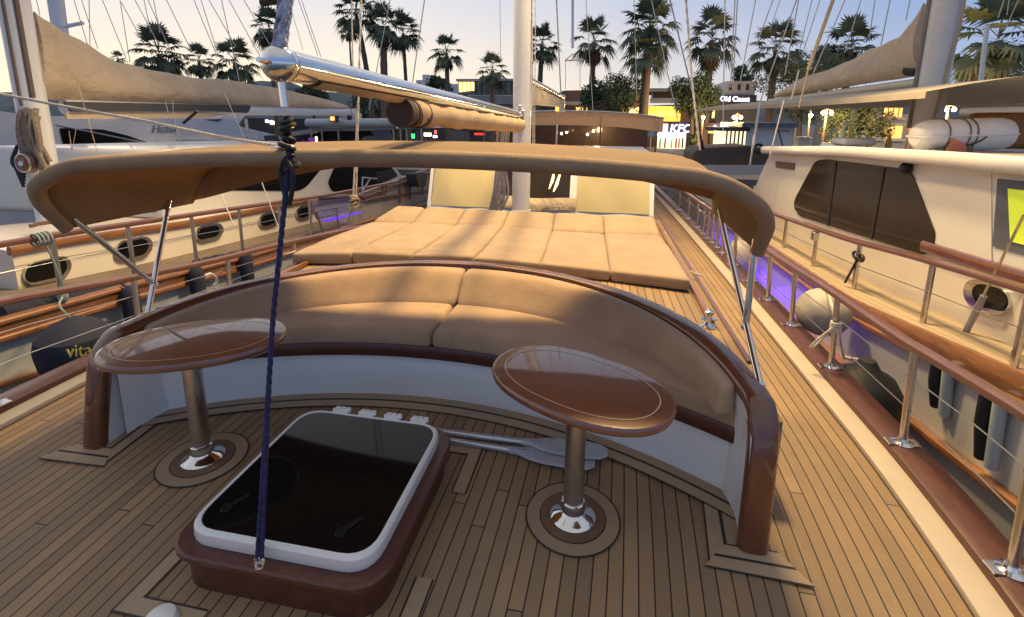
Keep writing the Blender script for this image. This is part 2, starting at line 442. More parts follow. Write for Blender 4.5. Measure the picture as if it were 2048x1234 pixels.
# waterway plank and mahogany cap on both sides
for s, side in ((1, 'right'), (-1, 'left')):
    t = thing('toe_rail', 'mahogany cap and pale waterway plank edging the %s side of the teak deck' % side, 'toe rail', (s*2.5, 2, 0))
    m = MB()
    ys = [-0.6+0.15*i for i in range(152)]
    m.sweep([(edge(s, y, 0.055), y, 0.004+sheer(y)) for y in ys], [(1, 0, 0)]*len(ys), 0.06, 0.016, 10, 8)
    m.build('waterway_plank', WATERWAY, t)
    m = MB()
    m.sweep([(edge(s, y, 0.20), y, 0.026+sheer(y)) for y in ys], [(1, 0, 0)]*len(ys), 0.088, 0.032, 12, 5)
    m.build('cap', MAHOGR, t)

# guard rails: hand rail, stanchions, wires
def railx(s, y): return edge(s, y, 0.19)
RZ_R = [(q.y, q.z) for q in [P(px, py, x=2.62) for px, py in ((2300, 965), (2048, 815), (1900, 735), (1810, 684), (1650, 574), (1545, 508), (1480, 458), (1400, 402), (1345, 362))]]
RZ_L = [(q.y, q.z) for q in [P(px, py, x=-2.36) for px, py in ((-260, 660), (0, 603), (215, 567), (410, 527), (543, 494), (638, 472), (690, 461), (900, 412))]]
def guard_rail(s, side, ys, rz):
    t = thing('guard_rail', 'wooden topped guard rail on steel stanchions along the %s edge of the deck' % side, 'railing', (s*2.6, 2, 0))
    rp = [(railx(s, y)-s*0.02, y, interp(rz, y)) for y in [0.2+0.25*i for i in range(54)]]
    m = MB(); m.sweep(rp, [(1, 0, 0)]*len(rp), 0.036, 0.024, 12, 2.6); m.build('handrail', REDRAIL, t)
    for y in ys:
        z0 = 0.058+sheer(y); x = railx(s, y); z1 = interp(rz, y)-0.02
        m = MB(); m.tube([(x, y, z0), (x-s*0.02, y, z1)], 0.0185, 14)
        so = m.build('stanchion', STEELS, t)
        b = MB(); b.lathe([(0.0, 0), (0.05, 0), (0.05, 0.006), (0.03, 0.014), (0.024, 0.03), (0.0, 0.032)], (x, y, z0)); b.box((x-0.075, y-0.03, z0-0.001), (x+0.075, y+0.03, z0+0.007))
        b.build('base_plate', STEEL, so)
    for k in (0.36, 0.68):
        wp = [(railx(s, y), y, lerp(0.06+sheer(y), interp(rz, y), k)) for y in [0.2+0.5*i for i in range(28)]]
        m = MB(); m.tube(wp, 0.0035, 6); m.build('wire', STEELS, t)
    return t
guard_rail(1, 'right', [0.95, 1.86, 2.64, 3.49, 4.24, 4.86, 5.46, 6.1, 6.7, 7.0, 7.3, 7.6, 7.9, 8.4, 9.2, 10.2], RZ_R)
guard_rail(-1, 'left', [1.2, 2.10-0.12, 2.92, 3.85, 4.85, 5.9, 7.0, 8.2, 9.4], RZ_L)

# raised deck behind the bench
RD = 0.355
def rdx(y): return 1.80-0.018*max(0, y-2.6)
m = MB(); us = [i/20 for i in range(-20, 21)]; ys = [2.2+0.2*i for i in range(24)]
v = []; uv = []
for y in ys:
    for u in us:
        x = BX+u*rdx(y); yy = y
        v.append((x, yy, RD+0.03*(1-u*u)*min(1, max(0, (y-3)/2)))); uv.append((u*1.8/PLK+0.5, y))
n = len(us)
# keep only what lies behind the bench rim
fs = []
for i in range(len(ys)-1):
    for j in range(n-1):
        q = (i*n+j, i*n+j+1, (i+1)*n+j+1, (i+1)*n+j)
        ok = all(((v[k][0]-BX)/1.58)**2+((v[k][1]-1.85)/1.5)**2 > 1.0 or v[k][1] > 3.4 for k in q)
        if ok: fs.append(q)
m.add(v, fs, uv); struct(m.build('raised_deck', TEAK))
m = MB()
for s in (-1, 1):
    m.grid(lambda a, b: (BX+s*rdx(lerp(2.2, 6.8, a)), lerp(2.2, 6.8, a), lerp(-0.10, RD-0.004, b)), 12, 1)
struct(m.build('raised_deck_side', WHITE))
m = MB()
for s in (-1, 1):
    yy = [2.75+0.25*i for i in range(17)]
    m.sweep([(BX+s*(rdx(y)+0.005), y, RD+0.008) for y in yy], [(1, 0, 0)]*len(yy), 0.014, 0.012, 8, 4)
struct(m.build('raised_deck_edging', MAHOG))
# pale planks and a grab strip lying along the sun pads
for s, side in ((1, 'right'), (-1, 'left')):
    m = MB(); yy = [3.25+0.2*i for i in range(17)] if s > 0 else [3.2+0.2*i for i in range(17)]
    m.sweep([(BX+s*(1.70-0.012*(y-3)), y, RD+0.03) for y in yy], [(1, 0, 0)]*len(yy), 0.018, 0.02, 8, 3)
    tag(m.build('grab_rail', VARN), 'low varnished wooden grab rail along the %s side of the sun pads' % side, 'grab rail')

# margin boards and inlays let into the deck
def ribbon(path, inner, z, n=1, v0=0.0):
    """flat strip between path and path pushed inward; U runs 0..n across"""
    mb = MB(); v = []; uv = []; L = 0; prev = None
    for p, q in zip(path, inner):
        if prev is not None: L += (Vector(p)-prev).length
        prev = Vector(p)
        for k in range(n+1):
            c = Vector(p).lerp(Vector(q), k/n); v.append((c.x, c.y, z)); uv.append((k+v0, L))
    f = [(i*(n+1)+k, i*(n+1)+k+1, (i+1)*(n+1)+k+1, (i+1)*(n+1)+k) for i in range(len(path)-1) for k in range(n)]
    return mb.add(v, f, uv)
AR = 2.86
def arc_y(x, off=0.0): return 2.615-AR+math.sqrt((AR+off)**2-x*x)
xs = [-1.62+0.06*i for i in range(55)]
struct(ribbon([(BX+x, arc_y(x)+0.01) for x in xs], [(BX+x*0.98, arc_y(x)-0.145) for x in xs], 0.003, 2).build('deck_margin', TEAKM))
for s in (-1, 1):
    o = [(BX+s*1.60, 2.15), (BX+s*1.58, 1.845)]; i = [(BX+s*1.455, 2.07), (BX+s*1.42, 1.73)]
    struct(ribbon(o, i, 0.0005, 2, v0=10).build('deck_margin', TEAKM))
    o = [(BX+s*1.50, 1.84), (BX+s*1.70, 1.84)]; i = [(BX+s*1.40, 1.715), (BX+s*1.79, 1.70)]
    struct(ribbon(o, i, 0.0025, 2, v0=20).build('deck_margin', TEAKM))
def ring(c, r0, r1, z, n, v0, name, mat):
    a = [2*PI*k/48 for k in range(49)]
    return struct(ribbon([(c[0]+r0*math.cos(t), c[1]+r0*math.sin(t)) for t in a], [(c[0]+r1*math.cos(t), c[1]+r1*math.sin(t)) for t in a], z, n, v0).build(name, mat))
TABLES = [(0.972, 1.857), (-0.885, 1.865)]
for c in TABLES:
    ring(c, 0.205, 0.137, 0.0045, 1, 3, 'deck_inlay', TEAKM)
    m = MB(); m.lathe([(0, 0.0), (0.139, 0.0), (0.139, 0.006), (0, 0.0065)], (c[0], c[1], 0.001), seg=40); struct(m.build('deck_inlay', TEAKD))

# curved bench: white front, mahogany trim and the round backrest rim running down into two posts
bench = thing('curved_bench', 'curved built-in bench with white front and varnished mahogany rim ending in two posts', 'bench', (0, 2.6, 0))
m = MB()
xs = [-1.6+0.08*i for i in range(41)]
m.grid(lambda a, b: (BX+lerp(-1.588, 1.588, a), arc_y(lerp(-1.588, 1.588, a))-0.02*b, lerp(-0.01, 0.285, b)), 40, 2)
m.build('front_panel', WHITE, bench)
m = MB()
tp = [(BX+x, arc_y(x)-0.028, 0.322) for x in [-1.60+0.08*i for i in range(41)]]
m.sweep(tp, [(0, 0, 1)]*len(tp), 0.042, 0.022, 12, 5); m.build('seat_trim', MAHOGR, bench)
def rim_z(ct): return 0.615-0.085*(1-ct)**2
def ell(a, b, t, z): return Vector((BX+a*math.sin(t)*(1.0 if t > 0 else 0.968), 1.85+b*math.cos(t), z))
TH = 84
rp = []; rw = []; ra = []; rb = []
for k in range(-TH, TH+1, 2):
    t = math.radians(k); p = ell(1.635, 1.565, t, rim_z(math.cos(t))); rp.append(p)
    rw.append(Vector((math.sin(t)*1.60, math.cos(t)*1.72, 0)).normalized()); ra.append(0.048); rb.append(0.021)
tail = [(1.632, 1.975, 0.515), (1.628, 1.935, 0.475), (1.624, 1.91, 0.41), (1.62, 1.895, 0.33), (1.612, 1.865, 0.16), (1.605, 1.842, 0.0)]
for q in tail:
    rp.append(Vector((BX+q[0], q[1], q[2]))); rw.append(Vector((1, 0, 0))); ra.append(0.056); rb.append(0.036)
    rp.insert(0, Vector((BX-q[0]*lerp(1.0, 0.968, q[2]/0.52), q[1], q[2]))); rw.insert(0, Vector((-1, 0, 0))); ra.insert(0, 0.056); rb.insert(0, 0.036)
ra = [lerp(0.046, 0.058, min(1, max(0, (abs(p.x-BX)-1.0)/0.5))) for p in rp]; rb = [lerp(0.024, 0.038, min(1, max(0, (abs(p.x-BX)-1.0)/0.5))) for p in rp]
# smooth the run of points
sp = spline(rp, 2); 
def resamp(lst): 
    out = []
    for i in range(len(lst)-1): out += [lst[i], (lst[i]+lst[i+1])/2 if not isinstance(lst[i], Vector) else (lst[i]+lst[i+1])/2]
    return out+[lst[-1]]
MB().sweep(sp, resamp(rw), resamp(ra), resamp(rb), 16, 2.8).build('backrest_rim', MAHOG, bench, smooth=60)
m = MB()
def coam(a, b, off):
    t = math.radians(lerp(-86, 86, a)); zt = rim_z(math.cos(t))-0.01
    return ell(1.625-off, 1.545-off, t, lerp(0.0, zt, b))
m.grid(lambda a, b: coam(a, b, 0.0), 60, 2); m.grid(lambda a, b: coam(a, b, 0.035), 60, 2)
m.build('coaming', WHITE, bench)
for s in (-1, 1):
    m = MB()
    m.grid(lambda a, b: (BX+s*lerp(1.585, 1.57 if s > 0 else 1.55, a), lerp(2.125, 1.872, a), lerp(-0.005, 0.47, b)), 4, 2)
    m.build('side_wall', WHITE, bench)
m = MB()
m.grid(lambda a, b: (BX+lerp(-1.58, 1.58, a), lerp(arc_y(lerp(-1.58, 1.58, a))-0.01, 1.85+1.46*math.sqrt(max(0, 1-(lerp(-1.58, 1.58, a)/1.67)**2)), b), 0.335), 30, 3)
m.build('seat_board', WHITE, bench)

# seat cushions (two) and backrest cushions (two)
def seat_fn(s0, s1):
    def fn(u, v, w):
        s = lerp(s0, s1, (u+1)/2); k = (v+1)/2
        fx = 1.60*s; f = Vector((BX+fx, arc_y(fx)-0.045, 0))
        t = math.radians(80*s); b = ell(1.555, 1.25, t, 0)
        if abs(s) > 0.86: b = b.lerp(Vector((BX+math.copysign(1.585, s), max(b.y, f.y+0.12), 0)), (abs(s)-0.86)/0.14*0.6)
        p = f.lerp(b, k); p.z = lerp(0.345, 0.45, (w+1)/2)-0.012*(1-k)*0
        return p
    return fn
for (s0, s1, lb) in ((-0.985, -0.012, 'left tan seat cushion on the curved bench, behind the table with the bright reflection'), (-0.008, 0.985, 'right tan seat cushion on the curved bench, running behind the darker oval table')):
    m = MB(); m.pillow((1.7, 0.6, 0.11), 0.035, seat_fn(s0, s1), (36, 10, 5), 0.10)
    tag(m.build('seat_cushion', FABS, smooth=50), lb, 'cushion')
def back_fn(a0, a1):
    def fn(u, v, w):
        t = math.radians(lerp(a0, a1, (u+1)/2)); h = (w+1)/2; d = (v+1)/2
        ct = math.cos(t); zt = rim_z(ct)+0.005
        a_in = lerp(1.50, 1.51, h); b_in = lerp(1.16, 1.375, h)
        a_out = lerp(1.585, 1.59, h); b_out = lerp(1.36, 1.50, h)
        return ell(lerp(a_in, a_out, d), lerp(b_in, b_out, d), t, lerp(0.43, zt, h))
    return fn
for (a0, a1, lb) in ((-80, -0.35, 'left tan backrest cushion following the curve of the bench rim'), (-0.2, 80, 'right tan backrest cushion following the rim, its free end rounded by the post')):
    m = MB(); m.pillow((1.9, 0.14, 0.2), 0.034, back_fn(a0, a1), (44, 6, 8), 0.06)
    tag(m.build('backrest_cushion', FABS, smooth=50), lb, 'cushion')

# oval tables
def oval_table(c, ang, lb, dx=0.0):
    t = thing('oval_table', lb, 'table', (c[0], c[1], 0))
    ca, sa = math.cos(ang), math.sin(ang)
    def out(k, z, q=2.25):
        r = []
        for i in range(64):
            th = 2*PI*i/64; x = math.copysign(abs(math.cos(th))**(2/q), math.cos(th))*0.395*k[0]; y = math.copysign(abs(math.sin(th))**(2/q), math.sin(th))*0.25*k[1]
            r.append(Vector((c[0]+dx+x*ca-y*sa, c[1]+x*sa+y*ca, z)))
        return r
    prof = [((0.02, 0.02), 0.602), ((0.86, 0.80), 0.602), ((0.955, 0.93), 0.607), ((0.99, 0.985), 0.617), ((1, 1), 0.630), ((0.995, 0.99), 0.641), ((0.98, 0.97), 0.648), ((0.95, 0.93), 0.650), ((0.02, 0.02), 0.650)]
    m = MB(); rr = [out(k, z) for k, z in prof]
    v = [p for r in rr for p in r]; f = [(i*64+k, i*64+(k+1) % 64, (i+1)*64+(k+1) % 64, (i+1)*64+k) for i in range(len(rr)-1) for k in range(64)]
    f += [tuple(range(63, -1, -1)), tuple((len(rr)-1)*64+k for k in range(64))]
    m.add(v, f); top = m.build('tabletop', MAHOGT, t)
    m = MB(); a = out((0.855, 0.80), 0.6518); b = out((0.843, 0.785), 0.6518)
    m.add(a+b, [(k, (k+1) % 64, 64+(k+1) % 64, 64+k) for k in range(64)]); m.build('inlay', INLAY, top)
    m = MB(); m.tube([(c[0], c[1], 0.03), (c[0], c[1], 0.603)], 0.0425, 28); m.build('pedestal', STEELS, t)
    m = MB(); m.lathe([(0, 0.008), (0.098, 0.008), (0.098, 0.013), (0.085, 0.024), (0.062, 0.034), (0.052, 0.045), (0.050, 0.085), (0.046, 0.088), (0, 0.088)], (c[0], c[1], 0), seg=36); m.build('base', STEEL, t)
    m = MB(); m.lathe([(0, 0), (0.09, 0), (0.09, 0.01), (0.05, 0.02), (0, 0.02)], (c[0], c[1], 0.585), seg=30); m.build('mounting_plate', STEELS, t)
oval_table(TABLES[0], math.radians(-27), 'oval mahogany table with pale inlay line, in shade on the right with a chrome pedestal')
oval_table(TABLES[1], math.radians(27), 'oval mahogany table reflecting the bright sky, standing on the left beside the post', 0.045)

# deck hatch with black glass
HX0, HX1, HY0, HY1 = -0.41, 0.31, 1.295, 2.05
def rrect(x0, x1, y0, y1, r, z, n=6): return [Vector((p.x, p.y, z)) for p in round_poly([Vector((x0, y0)), Vector((x1, y0)), Vector((x1, y1)), Vector((x0, y1))], r, n)]
hat = thing('deck_hatch', 'square deck hatch with black glass in a white frame on a mahogany box', 'hatch', (-0.06, 1.68, 0))
def loft(rings, cap0=True, cap1=True):
    m = MB(); n = len(rings[0]); v = [p for r in rings for p in r]
    f = [(i*n+k, i*n+(k+1) % n, (i+1)*n+(k+1) % n, (i+1)*n+k) for i in range(len(rings)-1) for k in range(n)]
    if cap0: f.append(tuple(range(n-1, -1, -1)))
    if cap1: f.append(tuple((len(rings)-1)*n+k for k in range(n)))
    return m.add(v, f)
def hr(e, z, r=0.11): return rrect(HX0-e, HX1+e, HY0-e, HY1+e, r+e*0.6, z)
loft([hr(0.035, 0.0), hr(0.035, 0.128), hr(0.058, 0.132), hr(0.066, 0.142), hr(0.066, 0.158), hr(0.058, 0.165), hr(-0.02, 0.166)]).build('coaming', MAHOGR, hat)
loft([hr(0.012, 0.165), hr(0.015, 0.178), hr(0.013, 0.212), hr(0.004, 0.221), hr(-0.006, 0.222), hr(-0.008, 0.217)], True, True).build('lid_frame', WHITEP, hat)
loft([hr(-0.0085, 0.2175), hr(-0.0095, 0.2195)]).build('glass', BLACKG, hat)
for i in range(4):
    x = HX0+0.14+0.14*i
    m = MB()
    for k in range(3): m.box((x+0.028*k, HY1+0.012, 0.206), (x+0.028*k+0.025, HY1+0.05, 0.226))
    m.box((x, HY1-0.004, 0.214), (x+0.081, HY1+0.03, 0.2235)); m.tube([(x-0.004, HY1+0.022, 0.224), (x+0.09, HY1+0.022, 0.224)], 0.007, 8)
    m.build('hinge', WHITEP, hat, bevel=0.002)
for hx, hy in ((-0.33, 1.40), (0.16, 1.38)):
    m = MB(); m.lathe([(0, 0), (0.022, 0), (0.020, 0.006), (0, 0.007)], (hx, hy, 0.2193), seg=18); m.obox((hx+0.02, hy+0.035, 0.2235), (0.022, 0.036, 0), (-0.008, 0.005, 0), (0, 0, 0.0025)); m.build('latch', M('smoked_latch', (0.009, 0.009, 0.010), 0.25, spec=0.3), hat, bevel=0.001)
m = MB(); e = Vector((-0.075, HY0-0.045, 0.166))
m.tube([e+Vector((0.018*math.cos(t), 0.0, 0.016+0.018*math.sin(t))) for t in [PI*2*k/14 for k in range(14)]], 0.005, 8, closed=True); m.lathe([(0, 0), (0.018, 0), (0.016, 0.006), (0, 0.007)], e, seg=16)
m.build('eye_bolt', STEEL, hat)
# margin boards round the hatch corners
for (hx, hy, sx, sy) in ((HX1+0.10, HY1+0.10, 1, 1), (HX0-0.10, HY0-0.10, -1, -1), (HX1+0.10, HY0-0.10, 1, -1)):
    w_ = 0.072; k_ = 0.26
    struct(ribbon([(hx-sx*k_, hy+sy*w_), (hx+sx*w_, hy+sy*w_)], [(hx-sx*k_, hy), (hx, hy)], 0.0045, 1, v0=40).build('deck_margin', TEAKM))
    struct(ribbon([(hx+sx*w_, hy-sy*k_), (hx+sx*w_, hy+sy*w_)], [(hx, hy-sy*k_), (hx, hy)], 0.0045, 1, v0=44).build('deck_margin', TEAKM))
p = P(322, 1246, z=0.0)
m = MB(); m.lathe([(0, 0), (0.055, 0), (0.055, 0.012), (0.045, 0.03), (0.02, 0.038), (0, 0.039)], p, seg=24); tag(m.build('deck_vent', WHITEP), 'small round white vent cap on the deck in front of the hatch', 'vent')

# pair of oars lying on the deck
for k, (a, b, lb) in enumerate((((905, 866), (1215, 905), 'grey bladed oar lying on the deck, the one nearer the bench front'), ((905, 882), (1190, 926), 'grey bladed oar lying on the deck, the one nearer the hatch'))):
    p0 = P(a[0], a[1], z=0.036-0.018*k); p1 = P(b[0], b[1], z=0.036-0.018*k); d = (p1-p0).normalized(); w = d.cross(Vector((0, 0, 1)))
    t = thing('oar', lb, 'oar', p0)
    p0 = p0-d*0.5
    m = MB(); m.tube([p0, p1-d*0.34], 0.017, 12); m.build('shaft', ALU, t)
    m = MB(); L = 0.44; q = p1-d*L
    prof = [(0, 0.019, 0.017), (0.12, 0.024, 0.017), (0.25, 0.05, 0.012), (0.42, 0.066, 0.009), (0.75, 0.070, 0.007), (0.92, 0.060, 0.006), (1.0, 0.03, 0.005)]
    m.sweep([q+d*L*s for s, _, _ in prof], [w]*len(prof), [x for _, x, _ in prof], [x for _, _, x in prof], 14, 2.4); m.build('blade', GREYP, t)

# six sun pads, each a flat mattress and a raised head part
PADX = [-1.74, -1.20, -0.64, -0.07, 0.53, 1.13, 1.75]
LBL = ['leftmost', 'second from the left', 'third from the left', 'third from the right', 'second from the right', 'rightmost']
def padfront(x): return 4.07-0.10*(x/1.75)**2*2
for i in range(6):
    a, b = PADX[i], PADX[i+1]
    t = thing('sun_pad', 'tan sun pad, %s of the six behind the bench' % LBL[i], 'sun pad', ((a+b)/2, 4.2, RD), group='sun pads side by side behind the bench')
    rnd = random.Random(i)
    dz = [rnd.uniform(-0.008, 0.008) for _ in range(4)]
    def fl(u, v, w, a=a, b=b, dz=dz):
        k = (v+1)/2; x0 = lerp(a, b, (u+1)/2); f = padfront(x0); y = lerp(f, 5.30, k)
        x = x0*(1-0.05*k)
        crease = -0.012*math.exp(-((y-f-0.30)/0.035)**2)
        z = RD+0.01+lerp(0.0, 0.112, (w+1)/2)+0.012*k+(dz[0]*u+dz[1]*k*2+0.010*math.sin(5*k+i)+crease)*(w+1)/2
        return Vector((x, y, z))
    m = MB(); m.pillow((b-a-0.008, 1.25, 0.115), 0.032, fl, (10, 22, 4), 0.10); m.build('mattress', FAB, t, smooth=55)
    def hd(u, v, w, a=a, b=b, dz=dz):
        k = (v+1)/2; x0 = lerp(a, b, (u+1)/2); y = lerp(5.28, 5.68, k); x = x0*(0.95-0.02*k)
        if i == 0: x = max(x, -1.62+0.18*k)
        z = RD+0.02+lerp(0.0, lerp(0.115, 0.235, k), (w+1)/2)+dz[2]*u*(w+1)/2+0.012*k
        return Vector((x, y, z))
    m = MB(); m.pillow((b-a-0.008, 0.4, 0.12), 0.034, hd, (10, 10, 4), 0.12); m.build('head_part', FAB, t, smooth=55)
for (px, py, s) in ((1405, 552, 1), (568, 508, -1)):
    p = P(px, py, z=0.40); m = MB(); rope(m, spline([p, p+Vector((-0.06*s, 0.02, 0.01)), p+Vector((-0.09*s, 0.06, 0.02))]), 0.008, 0.03)
    tag(m.build('tie_cord', ROPEW), 'white cord tying the %s front corner of the sun pads to the grab rail' % ('right' if s > 0 else 'left'), 'cord')

# chrome bollard on the raised deck
p = P(1416, 652, z=RD)
t = thing('bollard', 'small chrome mooring bollard on the raised teak deck right of the bench', 'bollard', p)
m = MB(); m.lathe([(0, 0), (0.055, 0), (0.055, 0.006), (0.035, 0.014), (0.025, 0.03), (0, 0.03)], p); m.build('base', STEEL, t)
m = MB(); m.lathe([(0.02, 0.02), (0.018, 0.06), (0.022, 0.08), (0.03, 0.088), (0.03, 0.105), (0.02, 0.112), (0, 0.113)], p); m.tube([p+Vector((-0.05, 0, 0.05)), p+Vector((0.05, 0, 0.05))], 0.010, 10); m.build('post', STEEL, t)

# canopy over the bench: cloth, front bow in a padded roll, steel legs
cano = thing('bench_canopy', 'tan canvas canopy arching over the curved bench on steel legs', 'canopy', (0, 2.5, 0))
def cfront(x): return 2.07+0.085*x-0.05*(x/1.75)**2*0
def crear(x): return 3.22+0.10*x
def cz(x): return 1.522-0.062*(abs(x)/1.46)**2.3
# section of the arch: list of (x,z) from left hem over the top to the right hem
def section():
    pts = []
    for k in range(0, 25): 
        x = lerp(-1.42, 1.42, k/24); pts.append((x, cz(x)))
    r = 0.30
    right = []; x0, z0 = 1.42, cz(1.42)
    for a in range(10, 91, 10):
        q = math.radians(a); right.append((x0+0.34*math.sin(q), z0-0.05*math.sin(q)-0.20*(1-math.cos(q))))
    zb = right[-1][1]
    right += [(1.76, lerp(zb, 1.10, k/4)) for k in range(1, 5)]
    left = [(-x, z) for x, z in reversed(right)]
    return left+pts+right
SEC = section()
def sec_at(a):
    f = a*(len(SEC)-1); i = min(int(f), len(SEC)-2); return (lerp(SEC[i][0], SEC[i+1][0], f-i), lerp(SEC[i][1], SEC[i+1][1], f-i))
def can_pt(a, b):
    x, z = sec_at(a)
    low = max(0, (1.36-z)/0.26)
    yf = cfront(x)+0.17*min(1, low)+ (0.0 if x > 0 else -0.02); yr = crear(x)-(0.18 if x < 0 else 0.0)*min(1, low)
    z2 = z+0.03*math.sin(PI*b)*(1 if z > 1.42 else 0)+0.018*b*(1 if z > 1.42 else 0)
    return Vector((x, lerp(yf, yr, b), z2))
m = MB(); m.grid(can_pt, len(SEC)-1, 12)
def rear(a, b):
    p = can_pt(a, 1.0); hem = 1.425-0.19*(abs(p.x-0.1)/1.45)**1.9
    hem = min(hem, p.z-0.001)
    return Vector((p.x, p.y+0.002+0.02*b, lerp(p.z, max(1.095, hem), b)))
m.grid(rear, len(SEC)-1, 3)
co = m.build('cloth', CANV, cano, smooth=60)
so = co.modifiers.new('thickness', 'SOLIDIFY'); so.thickness = 0.004
m = MB(); fp = []
for i, (x, z) in enumerate(SEC):
    fp.append(can_pt(i/(len(SEC)-1), 0.0)+Vector((0, -0.005, -0.004)))
fr = [lerp(0.040, 0.030, max(0, min(1, (1.40-p.z)/0.3))) for p in fp]
m.tube(spline(fp, 2), resamp(fr), 14); m.build('front_roll', ROLLC, cano, smooth=70)
for s in (-1, 1):
    base = Vector((s*1.66, 2.16, 0.555)) if s > 0 else P(295, 630, x=-1.64)
    if s > 0: base = P(1517, 768, x=1.74)
    topr = can_pt(1.0 if s > 0 else 0.0, 0.80); topf = can_pt(1.0 if s > 0 else 0.0, 0.04)
    if s > 0: base = Vector((1.745, base.y, base.z))
    j = base.lerp(topr, 0.27)
    m = MB(); m.tube([base, topr+Vector((0, 0, 0.05))], 0.0155, 14); m.build('leg', STEEL, cano)
    m = MB(); m.tube([j, topf+Vector((0, 0, 0.05))], 0.0155, 14); m.build('brace', STEEL, cano)
    m = MB(); m.ball(j, 0.022); m.build('joint', STEEL, cano); m = MB(); m.box(base-Vector((0.02, 0.02, 0.02)), base+Vector((0.02, 0.02, 0.012))); m.build('foot', STEEL, cano, bevel=0.004)

# mast with its foot flange, on the raised deck
MX, MY = -0.03, 6.35
mast = thing('mast', 'white round aluminium mast standing on deck in the middle, behind the sun pads', 'mast', (MX, MY, RD))
m = MB(); m.tube([(MX, MY, 0.42), (MX, MY, 13)], 0.118, 32); m.build('spar', MASTW, mast)
m = MB(); m.lathe([(0, 0), (0.17, 0), (0.17, 0.02), (0.135, 0.035), (0.13, 0.10), (0, 0.10)], (MX, MY, RD+0.05), seg=32); m.build('foot', MASTW, mast)
m = MB(); m.box((MX-0.06, MY-0.20, 1.62), (MX+0.06, MY-0.10, 1.80)); m.tube([(MX, MY-0.19, 1.55), (MX, MY-0.19, 1.86)], 0.022, 12); m.build('gooseneck', STEELS, mast, bevel=0.01)
m = MB(); m.tube([(MX-1.6, MY-0.05, 7.4), (MX+1.6, MY-0.05, 7.4)], 0.04, 10); m.build('spreader', MASTW, mast)

# fore boom over the deck, its chrome end near us, rolled sail beneath
BE = P(560, 128, y=1.42); BG = Vector((MX, MY-0.2, 1.74))
bd = (BG-BE).normalized()
boom = thing('boom', 'polished boom reaching forward over the bench from the mast to a chrome ball end', 'boom', BG)
m = MB(); m.tube([BE+bd*0.03, BG], 0.05, 24); m.build('spar', STEEL, boom)
m = MB(); m.ball(BE, (0.056, 0.056, 0.056)); m.tube([BE, BE-bd*0.10], [0.014, 0.008], 10); m.build('end_cap', STEEL, boom)
bw = bd.cross(Vector((0, 0, 1))).normalized(); bu = bw.cross(bd)
m = MB(); L = (BG-BE).length
def flat(a, b):
    s = lerp(0.035, 0.27, a); wv = math.sin(PI*(b))
    hang = 0.018+0.012*a
    q = BE+bd*L*s+bw*lerp(-0.045, 0.045, b)*(1-0.2*a)
    return q-bu*(0.040+hang*wv*(1+0.10*math.sin(a*23)))
m.grid(flat, 40, 10); m.grid(lambda a, b: BE+bd*L*lerp(0.035, 0.27, a)+bw*lerp(-0.044, 0.044, b)-bu*0.035, 10, 2)
sl = m.build('furled_sail', SAILR, None, smooth=70)
tag(sl, 'strip of tan sail furled tight under the outer half of the polished boom', 'sail')
rs = thing('sail_roll', 'thick roll of tan sail lashed under the boom close to the mast', 'sail', BG)
m = MB(); n = 44; pts = []; rr = []
for i in range(n+1):
    s = lerp(0.215, 0.985, i/n); pts.append(BE+bd*L*s-bu*(0.108+0.02*i/n)+bw*0.010*math.sin(i*0.9)); rr.append((0.066+0.018*i/n)*(1+0.07*math.sin(i*1.7)+0.04*math.sin(i*0.63)))
m.tube(pts, rr, 18); rm = m.build('roll', SAILR, rs, smooth=70)
m = MB()
for s, w in ((0.205, 0.064), (0.225, 0.066), (0.25, 0.068)):
    q = BE+bd*L*s-bu*0.112; m.tube([q-bd*0.035, q+bd*0.035], [w*1.14, w*1.14], 18)
m.build('strap', BROWNC, rs)
# second boom running aft from the mast
b0 = Vector((MX, MY+0.2, P(1065, 160, y=6.8).z)); b1 = P(1124, 196, y=10.8)
t = thing('boom', 'second boom behind the mast, its pale underside tapering aft to a bracket', 'boom', b0)
m = MB(); m.tube([b0, b1], 0.06, 16); m.build('spar', STEELS, t)
d2 = (b1-b0); 
m = MB(); m.grid(lambda a, b: b0+d2*lerp(0.04, 0.985, a)+Vector((lerp(-0.05, 0.05, b), 0, -0.06-(0.26-0.12*a)*math.sin(PI*b)**0.7)), 24, 8); m.build('sail', SAILC, t, smooth=70)
m = MB(); m.box(b1+Vector((-0.06, -0.05, -0.30)), b1+Vector((0.06, 0.08, 0.07))); m.build('end_fitting', STEELS, t, bevel=0.01)

# blue rope from the boom end to the hatch, with its lashing of shackle and black line
re = Vector((-0.075, HY0-0.045, 0.20)); rt = BE+Vector((0.012, 0, -0.10))
t = thing('boom_downhaul', 'dark blue rope stretched from the boom end down to the eye on the hatch', 'rope', re)
m = MB(); rope(m, [re+Vector((-0.006, 0, 0)), lerp(re, rt, 0.55), rt-Vector((0, 0, 0.16))], 0.0085, 0.05, 3, 6, 200)
rope(m, [re+Vector((0.010, 0, 0)), lerp(re, rt, 0.4)], 0.0075, 0.05, 3, 6, 150); m.build('line', NAVYB, t)
m = MB(); m.tube([BE+Vector((0, 0, -0.04)), BE+Vector((0.005, 0, -0.13))], 0.012, 10); m.build('shackle', STEEL, t)
m = MB(); rn = random.Random(3); q = BE+Vector((0.006, 0, -0.17))
for k in range(9):
    z = q.z-0.02*k; r = 0.015+0.007*math.sin(k*2.1)
    m.tube([q+Vector((r*math.cos(a)+0.01*math.sin(k*3), r*math.sin(a), -0.021*k+0.008*math.sin(a+k))) for a in [2*PI*i/12 for i in range(12)]], 0.0075, 7, closed=True)
